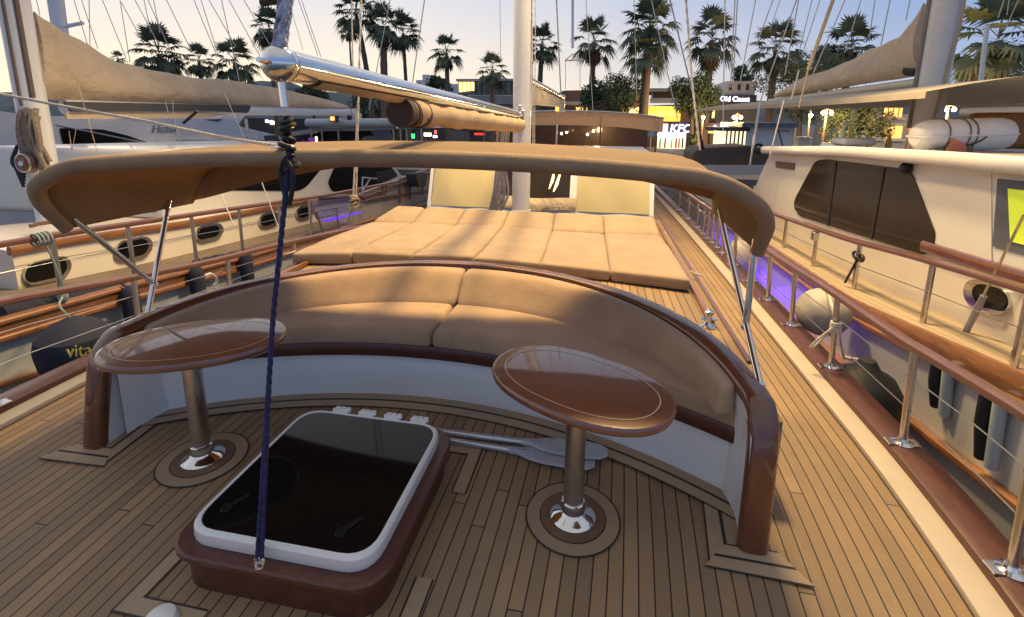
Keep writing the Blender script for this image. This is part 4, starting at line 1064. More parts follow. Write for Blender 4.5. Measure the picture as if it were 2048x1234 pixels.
for y in yl:
    for u in us: v.append((lerp(XQ-0.01, 5.2, u), y, dz_(y)-0.01)); uv.append((lerp(0, 26, u), y))
n = 21; m.add(v, [(i*n+j, i*n+j+1, (i+1)*n+j+1, (i+1)*n+j) for i in range(len(yl)-1) for j in range(20)], uv)
m.build('side_deck', teak('neighbour_teak', (0.46, 0.36, 0.24), (0.38, 0.28, 0.18), caulk=0.03), rg)
rr_ = px_run([(2048, 578), (1850, 519), (1700, 480), (1560, 432)], XQ+0.17)
yy = [2.0+0.3*i for i in range(28)]
m = MB(); m.sweep([(XQ+0.17, y, line_at(rr_, y)) for y in yy], [(1, 0, 0)]*len(yy), 0.045, 0.022, 12, 3); m.build('handrail', REDRAIL, rg)
for px, py in ((1857, 580), (1716, 520), (1630, 500), (1570, 470), (2048, 640)):
    y = P(px, py, x=XQ+0.17).y
    m = MB(); m.tube([(XQ+0.17, y, dz_(y)-0.02), (XQ+0.17, y, line_at(rr_, y))], 0.021, 10); so_ = m.build('stanchion', STEELS, rg)
    if px == 1630:
        q = Vector((XQ+0.15, y, line_at(rr_, y)-0.08)); m = MB(); m.box(q-Vector((0.03, 0.04, 0.05)), q+Vector((0.03, 0.04, 0.05))); m.build('clamp', STEELS, so_, bevel=0.008)
m = MB(); m.tube([(XQ+0.17, y, lerp(dz_(y), line_at(rr_, y), 0.5)) for y in yy], 0.004, 5); m.build('guard_wire', STEELS, rg)
XK = 3.72
kt = px_run([(2048, 556), (1850, 492)], XK)
m = MB(); m.grid(lambda a, b: (XK, lerp(1.5, 9.5, a), lerp(dz_(lerp(1.5, 9.5, a))-0.02, line_at(kt, lerp(1.5, 9.5, a)), b)), 30, 3); m.build('cabin_side', CREAM, rg)
m = MB(); y1 = kt[1].y; yk = [1.5+(y1-1.5)*k/14 for k in range(15)]
m.sweep([(XK, y, line_at(kt, y)) for y in yk], [(0, 0, 1)]*15, 0.05, 0.04, 12, 3); m.build('cabin_trim', MAHOG, rg)
m = MB(); v = []; uv = []
for i in range(15):
    for j in range(13): v.append((lerp(XK+0.01, 7.5, j/12), yk[i], line_at(kt, yk[i])+0.02+0.05*math.sin(PI*j/12))); uv.append((j*2.4, yk[i]))
m.add(v, [(i*13+j, i*13+j+1, (i+1)*13+j+1, (i+1)*13+j) for i in range(14) for j in range(12)], uv); m.build('cabin_roof', TEAKM, rg)
# superstructure: side wall, then a front wrapping round in a curve
hs = [(1512, 372), (1540, 308), (1560, 300), (1700, 312), (1905, 330), (1984, 338), (1984, 545), (1855, 500), (1560, 432)]
sw = [P(px, py, x=XK) for px, py in hs]
top = px_run([(1540, 306), (1700, 312), (1905, 330), (1984, 338)], XK); yf = top[-1].y; ya = top[0].y
def tz(y): return interp(sorted([(p.y, p.z) for p in top]), y)
m = MB(); m.prism([Vector((XK-0.004, p.y, p.z)) for p in sw], (0.05, 0, 0))
# rounded front corner and raked windscreen wall
zb = line_at(kt, yf)-0.05
def front(a, b):
    th = a*PI/2; R = 0.5; z = lerp(zb, tz(yf), b); rake = 0.75*(1-b)
    if a <= 0.999: 
        return Vector((XK+R-R*math.cos(th), yf-(R*0.75+rake)*math.sin(th), z))
m.grid(lambda a, b: front(min(a, 0.9985), b), 18, 5)
xe = XK+0.5; m.grid(lambda a, b: Vector((lerp(xe, 8, a), yf-(0.5*0.75+0.75*(1-b)), lerp(zb, tz(yf), b))), 2, 5)
m.build('superstructure', CREAMW, rg, smooth=50)
wpts = [(1632, 322), (1652, 318), (1815, 338), (1828, 352), (1872, 466), (1866, 504), (1848, 510), (1600, 432), (1588, 412), (1592, 396)]
wall_poly(wpts, XK-0.006, -0.012, 9).build('side_window', DARKG, rg)
for a, b in (((1672, 323), (1655, 452)), ((1768, 336), (1742, 478))):
    m = MB(); p0 = P(*a, x=XK-0.022); p1 = P(*b, x=XK-0.022); m.prism([p0+Vector((0, -0.02, 0)), p1+Vector((0, -0.02, 0)), p1+Vector((0, 0.02, 0)), p0+Vector((0, 0.02, 0))], (-0.004, 0, 0)); m.build('window_bar', RUBB, rg)
# windscreen in a dark frame, its yellow reflection put in as glow
fa = lambda a, b: front(a, b)
def fpane(a0, a1, b0, b1, off):
    ext = a1
    def fn(a, b):
        p = front(lerp(a0, a1, a), lerp(b0, b1, b)); th = lerp(a0, a1, a)*PI/2; return p+Vector((-math.cos(th), -math.sin(th), 0))*off
    return MB().grid(fn, 10, 4)
fpane(0.10, 0.999, 0.28, 0.92, 0.010).build('windscreen_frame', M('grey_frame', (0.09, 0.10, 0.125), 0.4), rg)
fpane(0.20, 0.998, 0.37, 0.84, 0.018).build('windscreen', emit('windscreen_reflection_glow', (0.50, 0.58, 0.03), 0.42), rg)
# roof with a rolled edge
rt = [Vector((XK-0.06, ya+0.10, tz(ya))), Vector((XK-0.14, ya-0.2, tz(ya)+0.02))]
def roof_edge(y): return tz(min(max(y, yf), ya))
yyr = [yf+(ya-yf)*k/20 for k in range(21)]
m = MB()
path = [Vector((XK-0.10, y, roof_edge(y)+0.05)) for y in reversed(yyr)]+[Vector((XK+0.5-0.60*math.cos(t), yf-0.75*math.sin(t), tz(yf)+0.05)) for t in [PI/2*k/10 for k in range(1, 11)]]+[Vector((8.0, yf-0.75, tz(yf)+0.05))]
m.sweep(path, [(0, 0, 1)]*len(path), 0.06, 0.05, 12, 2.6)
m.grid(lambda a, b: Vector((lerp(XK-0.10, 8.2, b), lerp(yf-0.7 if b > 0.06 else yf, ya, a), lerp(tz(yf), tz(ya), a)+0.085+0.02*math.sin(PI*b))), 14, 16)
m.build('roof', CREAMW, rg, smooth=60)
wall_poly([(1553, 322), (1590, 326), (1589, 340), (1552, 335)], XK-0.008, -0.012, 3).build('name_plate', M('brown_plate', (0.09, 0.055, 0.045), 0.5), rg)
p = P(1571, 331, x=XK-0.024); text_mesh('name_lettering', 'SEREN 34', 0.085, 0.002, M('plate_letter', (0.20, 0.14, 0.11), 0.6), rg, frame(p, (0, -1, 0.03), (0, 0, 1)))
q = P(1811, 336, x=XK-0.05); m = MB(); m.ball(q, 0.05, 12, 8); m.tube([q, q+Vector((0.06, 0, 0.06))], 0.02, 8); m.build('side_camera', RUBB, rg)
o = stadium(1980, 595, 45, 31, 0.27); fo = MB().prism([P(a[0], a[1], x=XK) for a in o], (-0.03, 0, 0)).build('porthole', STEEL, rg)
o = stadium(1981, 595, 36, 23, 0.27); MB().prism([P(a[0], a[1], x=XK-0.0305) for a in o], (-0.004, 0, 0)).build('pane', BLACKG, fo)
for pts in ([(1858, 455), (1880, 452)],): pass
# black rubber strakes with pale drain pipes on the hull
for a, b, c in (((1876, 712), (1872, 812), 0), ((1977, 770), (1962, 915), 0)):
    p0 = P(*a, x=XQ-0.07); p1 = P(*b, x=XQ-0.03); m = MB(); m.tube([p0, p0.lerp(p1, 0.5)+Vector((-0.015, 0, 0)), p1], 0.032, 12); m.build('rubber_strake', RUBB, rg)
for a, b in (((1899, 726), (1888, 830)), ((2004, 788), (1982, 935))):
    p0 = P(*a, x=XQ-0.06); p1 = P(*b, x=XQ-0.02); m = MB(); m.tube([p0, p1], 0.032, 14); m.build('drain_pipe', M('pale_pipe', (0.40, 0.45, 0.47), 0.45, var=0.05), rg)
# roof clutter
for (px, py, w_, h_, Y, mt_, lb, nm_) in ((1695, 296, 50, 14, 9.0, WHITEP, 'low white locker on the right yacht roof, left of the raft canister', 'roof_locker'), (1722, 284, 52, 12, 8.6, YACHTW, 'pale blue sloped hatch on the right yacht roof', 'roof_hatch')):
    q = P(px, py, y=Y); a = w_/2/FOC*Y; b = h_/2/FOC*Y; m = MB(); m.box((q.x-a, Y, q.z-b), (q.x+a, Y+0.5, q.z+b)); tag(m.build(nm_, mt_, bevel=0.03), lb, 'roof box')
for px, py, lb in ((1684, 268, 'pale green bottle standing on the right yacht roof'), (1775, 288, 'yellow bottle standing on the right yacht roof near the canister')):
    q = P(px, py+10, y=8.8); m = MB(); m.lathe([(0, 0), (0.045, 0), (0.05, 0.1), (0.03, 0.17), (0.015, 0.2), (0.015, 0.25), (0, 0.25)], q, seg=16); tag(m.build('bottle', M('bottle_'+str(px), (0.40, 0.45, 0.30) if px < 1700 else (0.45, 0.30, 0.05), 0.3)), lb, 'bottle')
# life raft canister with cradles
YC = 6.9; q = P(1922, 270, y=YC); ax = Vector((1, 0.10, 0.045)).normalized(); Lc = 0.53
raft = thing('raft_canister', 'white life raft canister strapped on brown cradles on the right yacht roof', 'canister', q-Vector((0, 0, 0.25)))
R = 0.195; pr = [(0.0, -Lc), (R*0.55, -Lc+0.005), (R*0.82, -Lc+0.05), (R*0.96, -Lc+0.13), (R, -Lc+0.22), (R, Lc-0.22), (R*0.97, Lc-0.10), (R*0.85, Lc-0.03), (R*0.6, Lc), (0, Lc)]
m = MB(); m.lathe(pr, q, ax, 36); m.build('shell', M('raft_white', (0.72, 0.70, 0.67), 0.4, var=0.05, dirt=((0.45, 0.4, 0.33), 4, 0.2)), raft)
pr2 = [(R*1.0+0.0, 0), (0, 0)]
m = MB(); up = Vector((0, 0, 1)); sd_ = ax.cross(up).normalized()
ring_pts = [q+ax*(Lc+0.01)*math.cos(t)*1.0+sd_*(R+0.006)*math.sin(t) for t in [2*PI*k/40 for k in range(40)]]
out = []
for t in [2*PI*k/48 for k in range(48)]:
    c_, s_ = math.cos(t), math.sin(t); e = 0.35
    out.append(q+ax*(Lc+0.006)*math.copysign(abs(c_)**e, c_)+sd_*(R+0.008)*math.copysign(abs(s_)**e, s_))
m.tube(out, 0.012, 8, closed=True); m.build('joint_flange', WHITEP, raft)
for s_ in (-0.55, -0.13, 0.02):
    c = q+ax*Lc*s_; m = MB(); u2 = ax.orthogonal().normalized(); w2 = ax.cross(u2)
    m.tube([c+(u2*math.cos(t)+w2*math.sin(t))*(R+0.012)+ax*0.03*math.sin(t) for t in [2*PI*k/30 for k in range(30)]], 0.008, 6, closed=True); m.build('strap', M('strap_brown', (0.18, 0.13, 0.09), 0.8), raft)
for s_ in (-0.72, -0.10):
    c = q+ax*Lc*s_; m = MB(); w_ = sd_
    pts = [c+w_*a+up*b for a, b in ((-0.20, -0.30), (0.20, -0.30), (0.22, -0.12), (0.12, -0.16), (0, -0.185), (-0.12, -0.16), (-0.22, -0.12))]
    m.prism([p-ax*0.04 for p in pts], ax*0.09); m.build('cradle', M('cradle_brown', (0.17, 0.13, 0.09), 0.7), raft)
c = q+ax*Lc*-0.34; m = MB(); pts = [c-sd_*0.0+Vector((0, -0.235, 0))+ax*a+up*b for a, b in ((-0.10, -0.17), (0.12, -0.18), (0.10, -0.10), (-0.03, -0.03), (-0.06, -0.06))]
m.prism(pts, (0, 0.03, 0)); m.build('orange_tag', M('orange_tag', (0.62, 0.20, 0.10), 0.6), raft)
0 and text_mesh('lettering', 'RAFT', 0.085, 0.002, M('raft_letter', (0.30, 0.28, 0.45), 0.6), raft, frame(q+ax*Lc*0.30+Vector((0, -R*0.93, 0.09)), ax, Vector((0, 0.35, 0.93))))
m = MB(); a_ = q+ax*Lc*0.28+Vector((0, -R-0.015, -0.02)); m.tube(spline([a_, a_+Vector((-0.10, 0, -0.07)), a_+Vector((-0.30, 0.0, -0.13))], 6), 0.008, 6); m.build('release_cord', BROWNC, raft)
# right mast, sail, boom, long awning
XS = 5.9; q = P(1862, 200, x=XS)
mr = thing('mast', 'thick white mast of the right yacht behind the raft canister', 'mast', (XS, q.y, 1))
m = MB(); m.tube([(XS, q.y, 0.8), (XS, q.y, 11)], 0.185, 26); m.build('spar', M('right_mast_white', (0.55, 0.53, 0.52), 0.4, var=0.05), mr)
m = MB(); m.tube([P(1822, 140, x=XS)+Vector((-0.05, 0, 0)), P(1838, 142, x=XS)], 0.09, 10); m.build('gooseneck', RUBB, mr)
m = MB(); rope(m, [Vector((XS+0.1, q.y-0.2, 6)), Vector((XS+0.1, q.y-0.2, 3.0)), Vector((XS-0.05, q.y-0.2, 1.6)), Vector((XS-0.18, q.y-0.17, 1.2))], 0.018, 0.08); m.build('halyard', ROPET, mr)
m = MB(); m.tube([(XS-0.165, q.y+0.12, 1.6), (XS-0.165, q.y+0.12, 11)], 0.045, 8); m.build('sail_track', M('grey_track', (0.20, 0.17, 0.16), 0.6), mr)
stowed_sail('stowed_sail', XS, [(1848, 5, 150), (1830, 38, 153), (1800, 72, 158), (1770, 88, 162), (1740, 98, 166), (1710, 116, 171), (1680, 130, 176), (1645, 143, 181), (1600, 158, 188), (1552, 188, 195)], 0.19, 'beige stowed sail sweeping up to the thick mast on the right')
m = MB(); m.tube([P(1836, 166, x=XS), P(1540, 203, x=XS)], 0.075, 14); tag(m.build('boom', M('cream_boom', (0.55, 0.48, 0.38), 0.5, var=0.05), smooth=60), 'cream boom under the beige stowed sail on the right', 'boom')
XA = 4.4
ap = [P(1852, 183, x=XA), P(1640, 202, x=XA), P(1500, 212, x=XA), P(1392, 219, x=XA)]
m = MB(); sp_ = spline(ap, 8); m.grid(lambda a, b: sp_[min(int(a*(len(sp_)-1)+0.5), len(sp_)-1)]+Vector((3.4*b, 0, 0.22*math.sin(PI*b))), len(sp_)-1, 8); m.grid(lambda a, b: sp_[min(int(a*(len(sp_)-1)+0.5), len(sp_)-1)]+Vector((0, 0, -0.07*b)), len(sp_)-1, 1)
tag(m.build('long_awning', M('long_awning_canvas', (0.46, 0.39, 0.30), 0.85, var=0.08, transl=((0.4, 0.3, 0.2), 0.2)), smooth=60), 'long cream awning stretched over the right yacht below the stowed sail', 'awning')
# the boat beyond on the right: stowed sail, boom, thin mast
XZ = 11.0
stowed_sail('stowed_sail', XZ, [(2120, 130, 210), (2048, 153, 213), (2010, 162, 214), (1975, 176, 214), (1945, 186, 215), (1925, 208, 216)], 0.30, 'beige stowed sail at the right edge above the raft canister')
m = MB(); m.tube([P(1930, 224, x=XZ), P(2120, 224, x=XZ)], 0.15, 14); tag(m.build('boom', M('cream_boom_far', (0.52, 0.47, 0.38), 0.5)), 'cream boom under the sail at the right edge', 'boom')
m = MB(); a = P(1960, 170, y=13); b = P(1975, 48, y=13); m.tube([a, b], 0.045, 10); tag(m.build('pole', WHITEP), 'thin white pole standing before the palm at the right edge', 'pole')
m = MB(); q = P(2030, 270, y=9.2); m.box((q.x-0.3, 9.2, q.z-0.22), (q.x+1.2, 9.9, q.z+0.35)); tag(m.build('orange_cover', M('orange_canvas', (0.50, 0.20, 0.07), 0.8), bevel=0.08), 'orange canvas cover behind the raft canister at the right edge', 'cover')

# ------------------------------------------------------------------ fenders between the boats
def fender_round(c, r, mat, label, top, ropemat, squash=1.1):
    t = thing('fender', label, 'fender', c)
    m = MB(); m.lathe([(0.0, -r*squash)]+[(r*math.cos(a), r*squash*math.sin(a)) for a in [-PI/2+PI*k/14 for k in range(1, 14)]]+[(r*0.16, r*squash*1.03), (r*0.13, r*squash*1.25), (0, r*squash*1.25)], c, seg=28); m.build('body', mat, t)
    m = MB(); rope(m, spline([c+Vector((0, 0, r*squash*1.15)), (c+Vector((0, 0, r*squash*1.15))+Vector(top))/2+Vector((0.0, 0, -0.02)), top], 6), 0.014, 0.05); m.build('rope', ropemat, t)
    return t
c = P(1646, 624, x=2.96)
f1 = fender_round(c, 0.215, FENDW, 'large cream ball fender hanging by the railing on the right', Vector((railx(1, c.y-0.5), 3.49, 0.36)), ROPEW, 0.95)
s3 = Vector((railx(1, 3.49)-0.02, 3.46, 0.33))
m = MB()
for k in range(5): m.tube([s3+Vector((0.028*math.cos(a), 0.028*math.sin(a), 0.016*k-0.03)) for a in [2*PI*i/14 for i in range(14)]], 0.008, 6, closed=True)
rope(m, spline([s3+Vector((-0.03, -0.02, 0)), s3+Vector((-0.10, 0.0, -0.10)), s3+Vector((-0.13, 0.02, -0.17)), s3+Vector((-0.09, 0.02, -0.14)), s3+Vector((-0.03, 0.0, -0.02))], 6), 0.0075, 0.03)
q2 = P(1688, 715, x=2.85)
rope(m, spline([s3+Vector((0.03, 0, 0)), s3.lerp(q2, 0.5)+Vector((0, 0, 0.02)), q2], 6), 0.008, 0.03)
tag(m.build('mooring_knot', ROPEW), 'white rope knotted round a stanchion in front of the cream ball fender', 'rope')
c = P(1725, 790, x=2.93); 
t = thing('fender', 'black round fender hanging low between the hulls on the right', 'fender', c)
m = MB(); m.lathe([(0.0, -0.40), (0.12, -0.38), (0.22, -0.26), (0.25, -0.1), (0.235, 0.05), (0.18, 0.15), (0.09, 0.20), (0.05, 0.27), (0, 0.28)], c, seg=26); m.build('body', RUBB, t)
m = MB(); rope(m, [c+Vector((0, 0, 0.26)), q2], 0.013, 0.045); m.build('rope', ROPEW, t)
c = P(1475, 520, x=2.95); fender_round(c, 0.20, FENDW, 'cream fender half hidden behind the right canopy leg', Vector((2.62, c.y-0.1, 0.5)), ROPEW, 1.5)
c = P(1540, 545, x=2.95)
c = P(152, 690, x=-2.98)
t = thing('fender', 'navy covered fender lettered vita hanging by the left railing', 'fender', c)
m = MB(); Rr = 0.26; prof = [(0, -0.29), (0.10, -0.28), (0.19, -0.22), (0.245, -0.12), (Rr, 0.0), (0.24, 0.09), (0.16, 0.17), (0.07, 0.215), (0.03, 0.235), (0, 0.235)]
m.lathe(prof, c, seg=14); m.build('body', NAVY, t, smooth=28)
dr = (P(158, 702, x=c.x)-CAM); text_mesh('lettering', 'vita', 0.135, 0.002, M('yellow_letter', (0.62, 0.50, 0.07), 0.7), t, frame(CAM+dr.normalized()*((c-CAM).length-0.33), RIGHT+Vector((0, 0, 0.10)), -DOWN))
m = MB(); rope(m, spline([c+Vector((0, 0, 0.22)), c+Vector((-0.05, -0.03, 0.33)), P(124, 595, x=-3.2)], 6), 0.008, 0.035); m.build('rope', GREENR, t)
m = MB(); q = P(125, 590, x=-3.36)
rope(m, spline([q+Vector((0, 0, -0.03)), q+Vector((0.02, 0, 0.1)), P(84, 470, x=-3.36)], 6), 0.008, 0.035); kq = P(84, 478, x=-3.38)
for k in range(4): m.tube([kq+Vector((0.05*math.cos(a), 0.03*k-0.05, 0.05*math.sin(a))) for a in [2*PI*i/12 for i in range(12)]], 0.009, 6, closed=True)
m.ball(q, (0.04, 0.04, 0.07), 10, 8)
tag(m.build('fender_lashing', GREENR), 'pale green line lashed round the left yacht handrail above the navy fender', 'rope')
# dark posts and vertical fenders along the left hull
for i, (px, py, h) in enumerate(((268, 640, 0.62), (398, 590, 0.62), (494, 540, 0.45))):
    q = P(px, py, x=XH+0.14); m = MB(); m.lathe([(0, -h/2), (0.05, -h/2), (0.075, -h/2+0.06), (0.075, h/2-0.06), (0.05, h/2), (0.02, h/2+0.03), (0, h/2+0.03)], q, seg=18)
    t = thing('fender', 'navy cylinder fender on the left yacht hull, %s' % ('nearest, below the steel canopy leg' if i == 0 else 'middle one beside a white rope end' if i == 1 else 'farthest, before the fourth porthole'), 'fender', q)
    m.build('body', NAVY, t); m = MB(); m.tube([q+Vector((0, 0, h/2)), Vector((XH+0.06, q.y, line_at(cap, q.y)+0.05))], 0.012, 6); m.build('rope', NAVYB, t)
m = MB(); q = P(425, 570, x=-2.55); rope(m, spline([P(410, 552, x=-2.55), P(422, 548, x=-2.55), P(434, 560, x=-2.55), P(428, 572, x=-2.55), P(436, 582, x=-2.55)], 6), 0.014, 0.045); tag(m.build('rope_end', ROPEW), 'knotted white rope end hanging from the left guard rail', 'rope')
# black line tied to a stanchion of the right yacht, and its rigging screws
m = MB(); q = P(1716, 517, x=XQ+0.13)
for s_ in (-1, 1): m.tube([q+Vector((0, s_*0.05+0.045*math.cos(a), 0.02+0.03*math.sin(a))) for a in [2*PI*i/14 for i in range(14)]], 0.012, 6, closed=True)
m.tube([q, P(1690, 565, x=XQ+0.13)], 0.012, 6); m.ball(q, 0.03, 10, 8); tag(m.build('black_tie', RUBB), 'black line tied in a bow round a stanchion of the right yacht', 'rope')
for a, b, lb in (((2048, 430), (1968, 590), 'wire stay slanting down to the right yacht porthole'), ((1968, 592), (1918, 690), 'thick rigging screw running down to the right yacht deck'), ((2060, 665), (2010, 735), 'second rigging screw at the right edge by the deck')):
    m = MB(); m.tube([P(*a, x=XQ+0.35), P(*b, x=XQ+0.35)], 0.008 if 'wire' in lb else 0.02, 8); tag(m.build('rigging_screw' if 'screw' in lb else 'wire_stay', STEELS if 'wire' in lb else WIRE), lb, 'rigging')

# blue violet strip lights under our rail cap, lighting the gap between the hulls
LEDM = emit('violet_strip', (0.05, 0.0, 1.0), 3.2)
for i, (pxs, x, lb, e) in enumerate(((((1420, 486), (1462, 540)), XQ-0.04, 'blue violet light strip in the gap on the right, behind the canopy flap', 2.8), (((1484, 562), (1520, 594), (1578, 638)), XQ-0.04, 'blue violet light strip in the gap on the right, between the canopy legs', 2.8), (((1588, 612), (1604, 616)), XQ-0.05, 'small blue violet lamp on the right hull beside the cream ball fender', 0.15), (((648, 442), (720, 425)), XH+0.08, 'blue violet light strip along the left hull behind the sun pads', 0.07))):
    pp = px_run(pxs, x); m = MB(); m.tube(spline(pp, 4), 0.040 if i < 2 else 0.010, 8)
    tag(m.build('strip_light', LEDM), lb, 'light')
    sg = -1 if x > 0 else 1
    for k, q in enumerate(spline(pp, 2)[::2]):
        l = bpy.data.lights.new('strip_glow', 'POINT'); l.energy = e; l.color = (0.16, 0.04, 1.0); l.shadow_soft_size = 0.1
        lo = bpy.data.objects.new('strip_glow', l); lo.location = q+Vector((sg*0.16, 0, 0.05)); C.objects.link(lo)
# ------------------------------------------------------------------ quay, road, hills
QZ = -0.75
m = MB(); m.add([(-400, 22, QZ), (400, 22, QZ), (400, 900, QZ), (-400, 900, QZ)], [(0, 1, 2, 3)]); m.add([(-400, 22, -1.6), (400, 22, -1.6), (400, 22, QZ), (-400, 22, QZ)], [(0, 1, 2, 3)])
struct(m.build('quay', M('quay_paving', (0.20, 0.18, 0.16), 0.8, var=0.25, scale=0.8), smooth=0))
m = MB(); m.add([(-400, 30, QZ+0.004), (400, 30, QZ+0.004), (400, 36, QZ+0.004), (-400, 36, QZ+0.004)], [(0, 1, 2, 3)]); struct(m.build('road', M('asphalt', (0.05, 0.05, 0.052), 0.85, var=0.2), smooth=0))
HILLM = M('far_hill', (0.09, 0.11, 0.12), 0.95, var=0.35, scale=0.05)
def hill(pts, Y, d, name='hills'):
    m = MB(); q = [P(px, py, y=Y) for px, py in pts]; n = len(q)
    def fn(a, b):
        f = a*(n-1); i = min(int(f), n-2); p = q[i].lerp(q[i+1], f-i)
        s = math.sin(PI*b); return Vector((p.x, Y-d+2*d*b, QZ-2+(p.z-QZ+2)*s*(1+0.05*math.sin(a*60+b*9)+0.03*math.sin(a*170))))
    m.grid(fn, 90, 14); return struct(m.build(name, HILLM, smooth=70))
hill([(-200, 190), (150, 186), (400, 172), (500, 160), (590, 168), (640, 190), (720, 182), (800, 190), (900, 195), (1000, 206), (1200, 212), (1500, 205), (1700, 196), (2000, 190), (2300, 200)], 420, 90)

# ------------------------------------------------------------------ palms
rnd = random.Random(11)
FROND = [M('palm_leaf_dark', (0.075, 0.10, 0.06), 0.75, var=0.5, scale=3), M('palm_leaf_mid', (0.095, 0.12, 0.07), 0.75, var=0.5, scale=3)]
TRUNK = M('palm_trunk', (0.13, 0.095, 0.075), 0.9, var=0.45, scale=7, stretch=(1, 1, 3), bump=0.8, bscale=22)
DEADL = M('dry_palm_leaf', (0.11, 0.080, 0.050), 0.9, var=0.5, scale=4)
def fan(mb, base, az, el, L, Rf, rn, blades=17, droop=0.35):
    d = Vector((math.cos(az)*math.cos(el), math.sin(az)*math.cos(el), math.sin(el)))
    side = Vector((-math.sin(az), math.cos(az), 0)); up = side.cross(d)*-1
    tip = base+d*L+Vector((0, 0, -droop*L*0.3*math.cos(el)))
    w = side*0.018
    mb.add([base-w, base+w, tip+w*0.6, tip-w*0.6], [(0, 1, 2, 3)])
    d2 = (d+Vector((0, 0, -droop*0.7*math.cos(el)))).normalized(); up2 = side.cross(d2)*-1
    for k in range(blades):
        t = (k/(blades-1)-0.5)*2*math.radians(104); t += rn.uniform(-.04, .04)
        ln = Rf*(0.62+0.38*math.cos(t*0.6))*rn.uniform(0.85, 1.1)
        bd_ = (d2*math.cos(t)+side*math.sin(t)).normalized()
        fold = up2*(0.10*Rf*abs(math.sin(t)))
        mid = tip+bd_*ln*0.55+fold*0.6; end = tip+bd_*ln+Vector((0, 0, -droop*ln*rn.uniform(0.35, 0.9)))+fold*0.3
        ws = bd_.cross(up2).normalized()*Rf*0.072
        mb.add([tip-ws*0.25, tip+ws*0.25, mid+ws, mid-ws, end], [(0, 1, 2, 3), (3, 2, 4)])
def crown_mesh(seed, skirt=0.0, n=30, dense=1.0):
    """palm crown of unit radius about the origin"""
    rn = random.Random(seed); mb = MB()
    for i in range(int(n*dense)):
        az_ = i*2.399+rn.uniform(-.25, .25); q = (i+0.5)/(n*dense)
        el_ = math.radians(lerp(82, -38, q**0.85)+rn.uniform(-9, 9))
        fan(mb, Vector((0, 0, lerp(0.12, -0.08, q))), az_, el_, rn.uniform(0.42, 0.58), rn.uniform(0.44, 0.54), rn, droop=lerp(0.15, 0.75, q))
    cr_ = mb
    sk = None
    if skirt:
        sk = MB()
        for i in range(34):
            az_ = i*2.399; z = -0.12-skirt*rn.random()
            fan(sk, Vector((0.05*math.cos(az_), 0.05*math.sin(az_), z)), az_, math.radians(rn.uniform(-82, -58)), 0.16, rn.uniform(0.25, 0.38), rn, blades=9, droop=0.3)
    return cr_, sk
CROWNS = {}
for s, (sk, n) in enumerate(((0.14, 22), (0.3, 18), (0.5, 22), (0.25, 22), (0.0, 28))):
    c_, k_ = crown_mesh(s+21, sk, n)
    o1 = c_.build('crown', FROND[s % 2], smooth=0, weld=False); o2 = k_.build('dry_skirt', DEADL, smooth=0, weld=False) if k_ else None
    CROWNS[s] = (o1.data, o2.data if o2 else None)
    bpy.data.objects.remove(o1); 
    if o2: bpy.data.objects.remove(o2)
def palm(px, py, rpx, Y, kind, label, lean=0.0, tr=0.20, flare=1.0, base_px=None):
    c = P(px, py, y=Y); R = rpx/FOC*Y*1.02
    base = Vector((c.x+lean, Y, QZ)) if base_px is None else Vector((P(base_px, 250, y=Y).x, Y, QZ))
    t = thing('palm_tree', label, 'palm tree', base, group='palm trees along the quay')
    m = MB(); n = 22; pts = []; rr = []
    for i in range(n+1):
        s = i/n; bend = math.sin(s*PI)*0.25*(1 if lean >= 0 else -1)*(abs(lean) > 0.3)
        pts.append(base.lerp(c, s)+Vector((bend, 0, 0))); rr.append(tr*(1.15-0.35*s)*(1+0.05*math.sin(i*2.6)+(0.35*math.exp(-s*14)))*(1 if s < 0.93 else 0.8))
    m.tube(pts, rr, 12); m.build('trunk', TRUNK, t, smooth=70)
    for nm, me, mt_ in (('crown', CROWNS[kind][0], 0), ('dry_skirt', CROWNS[kind][1], 1)):
        if me is None: continue
        o = bpy.data.objects.new(nm, me); C.objects.link(o); o.parent = t
        o.location = c-base; o.scale = (R, R, R); o.rotation_euler = (0, 0, rnd.uniform(0, 6.28))
    return t
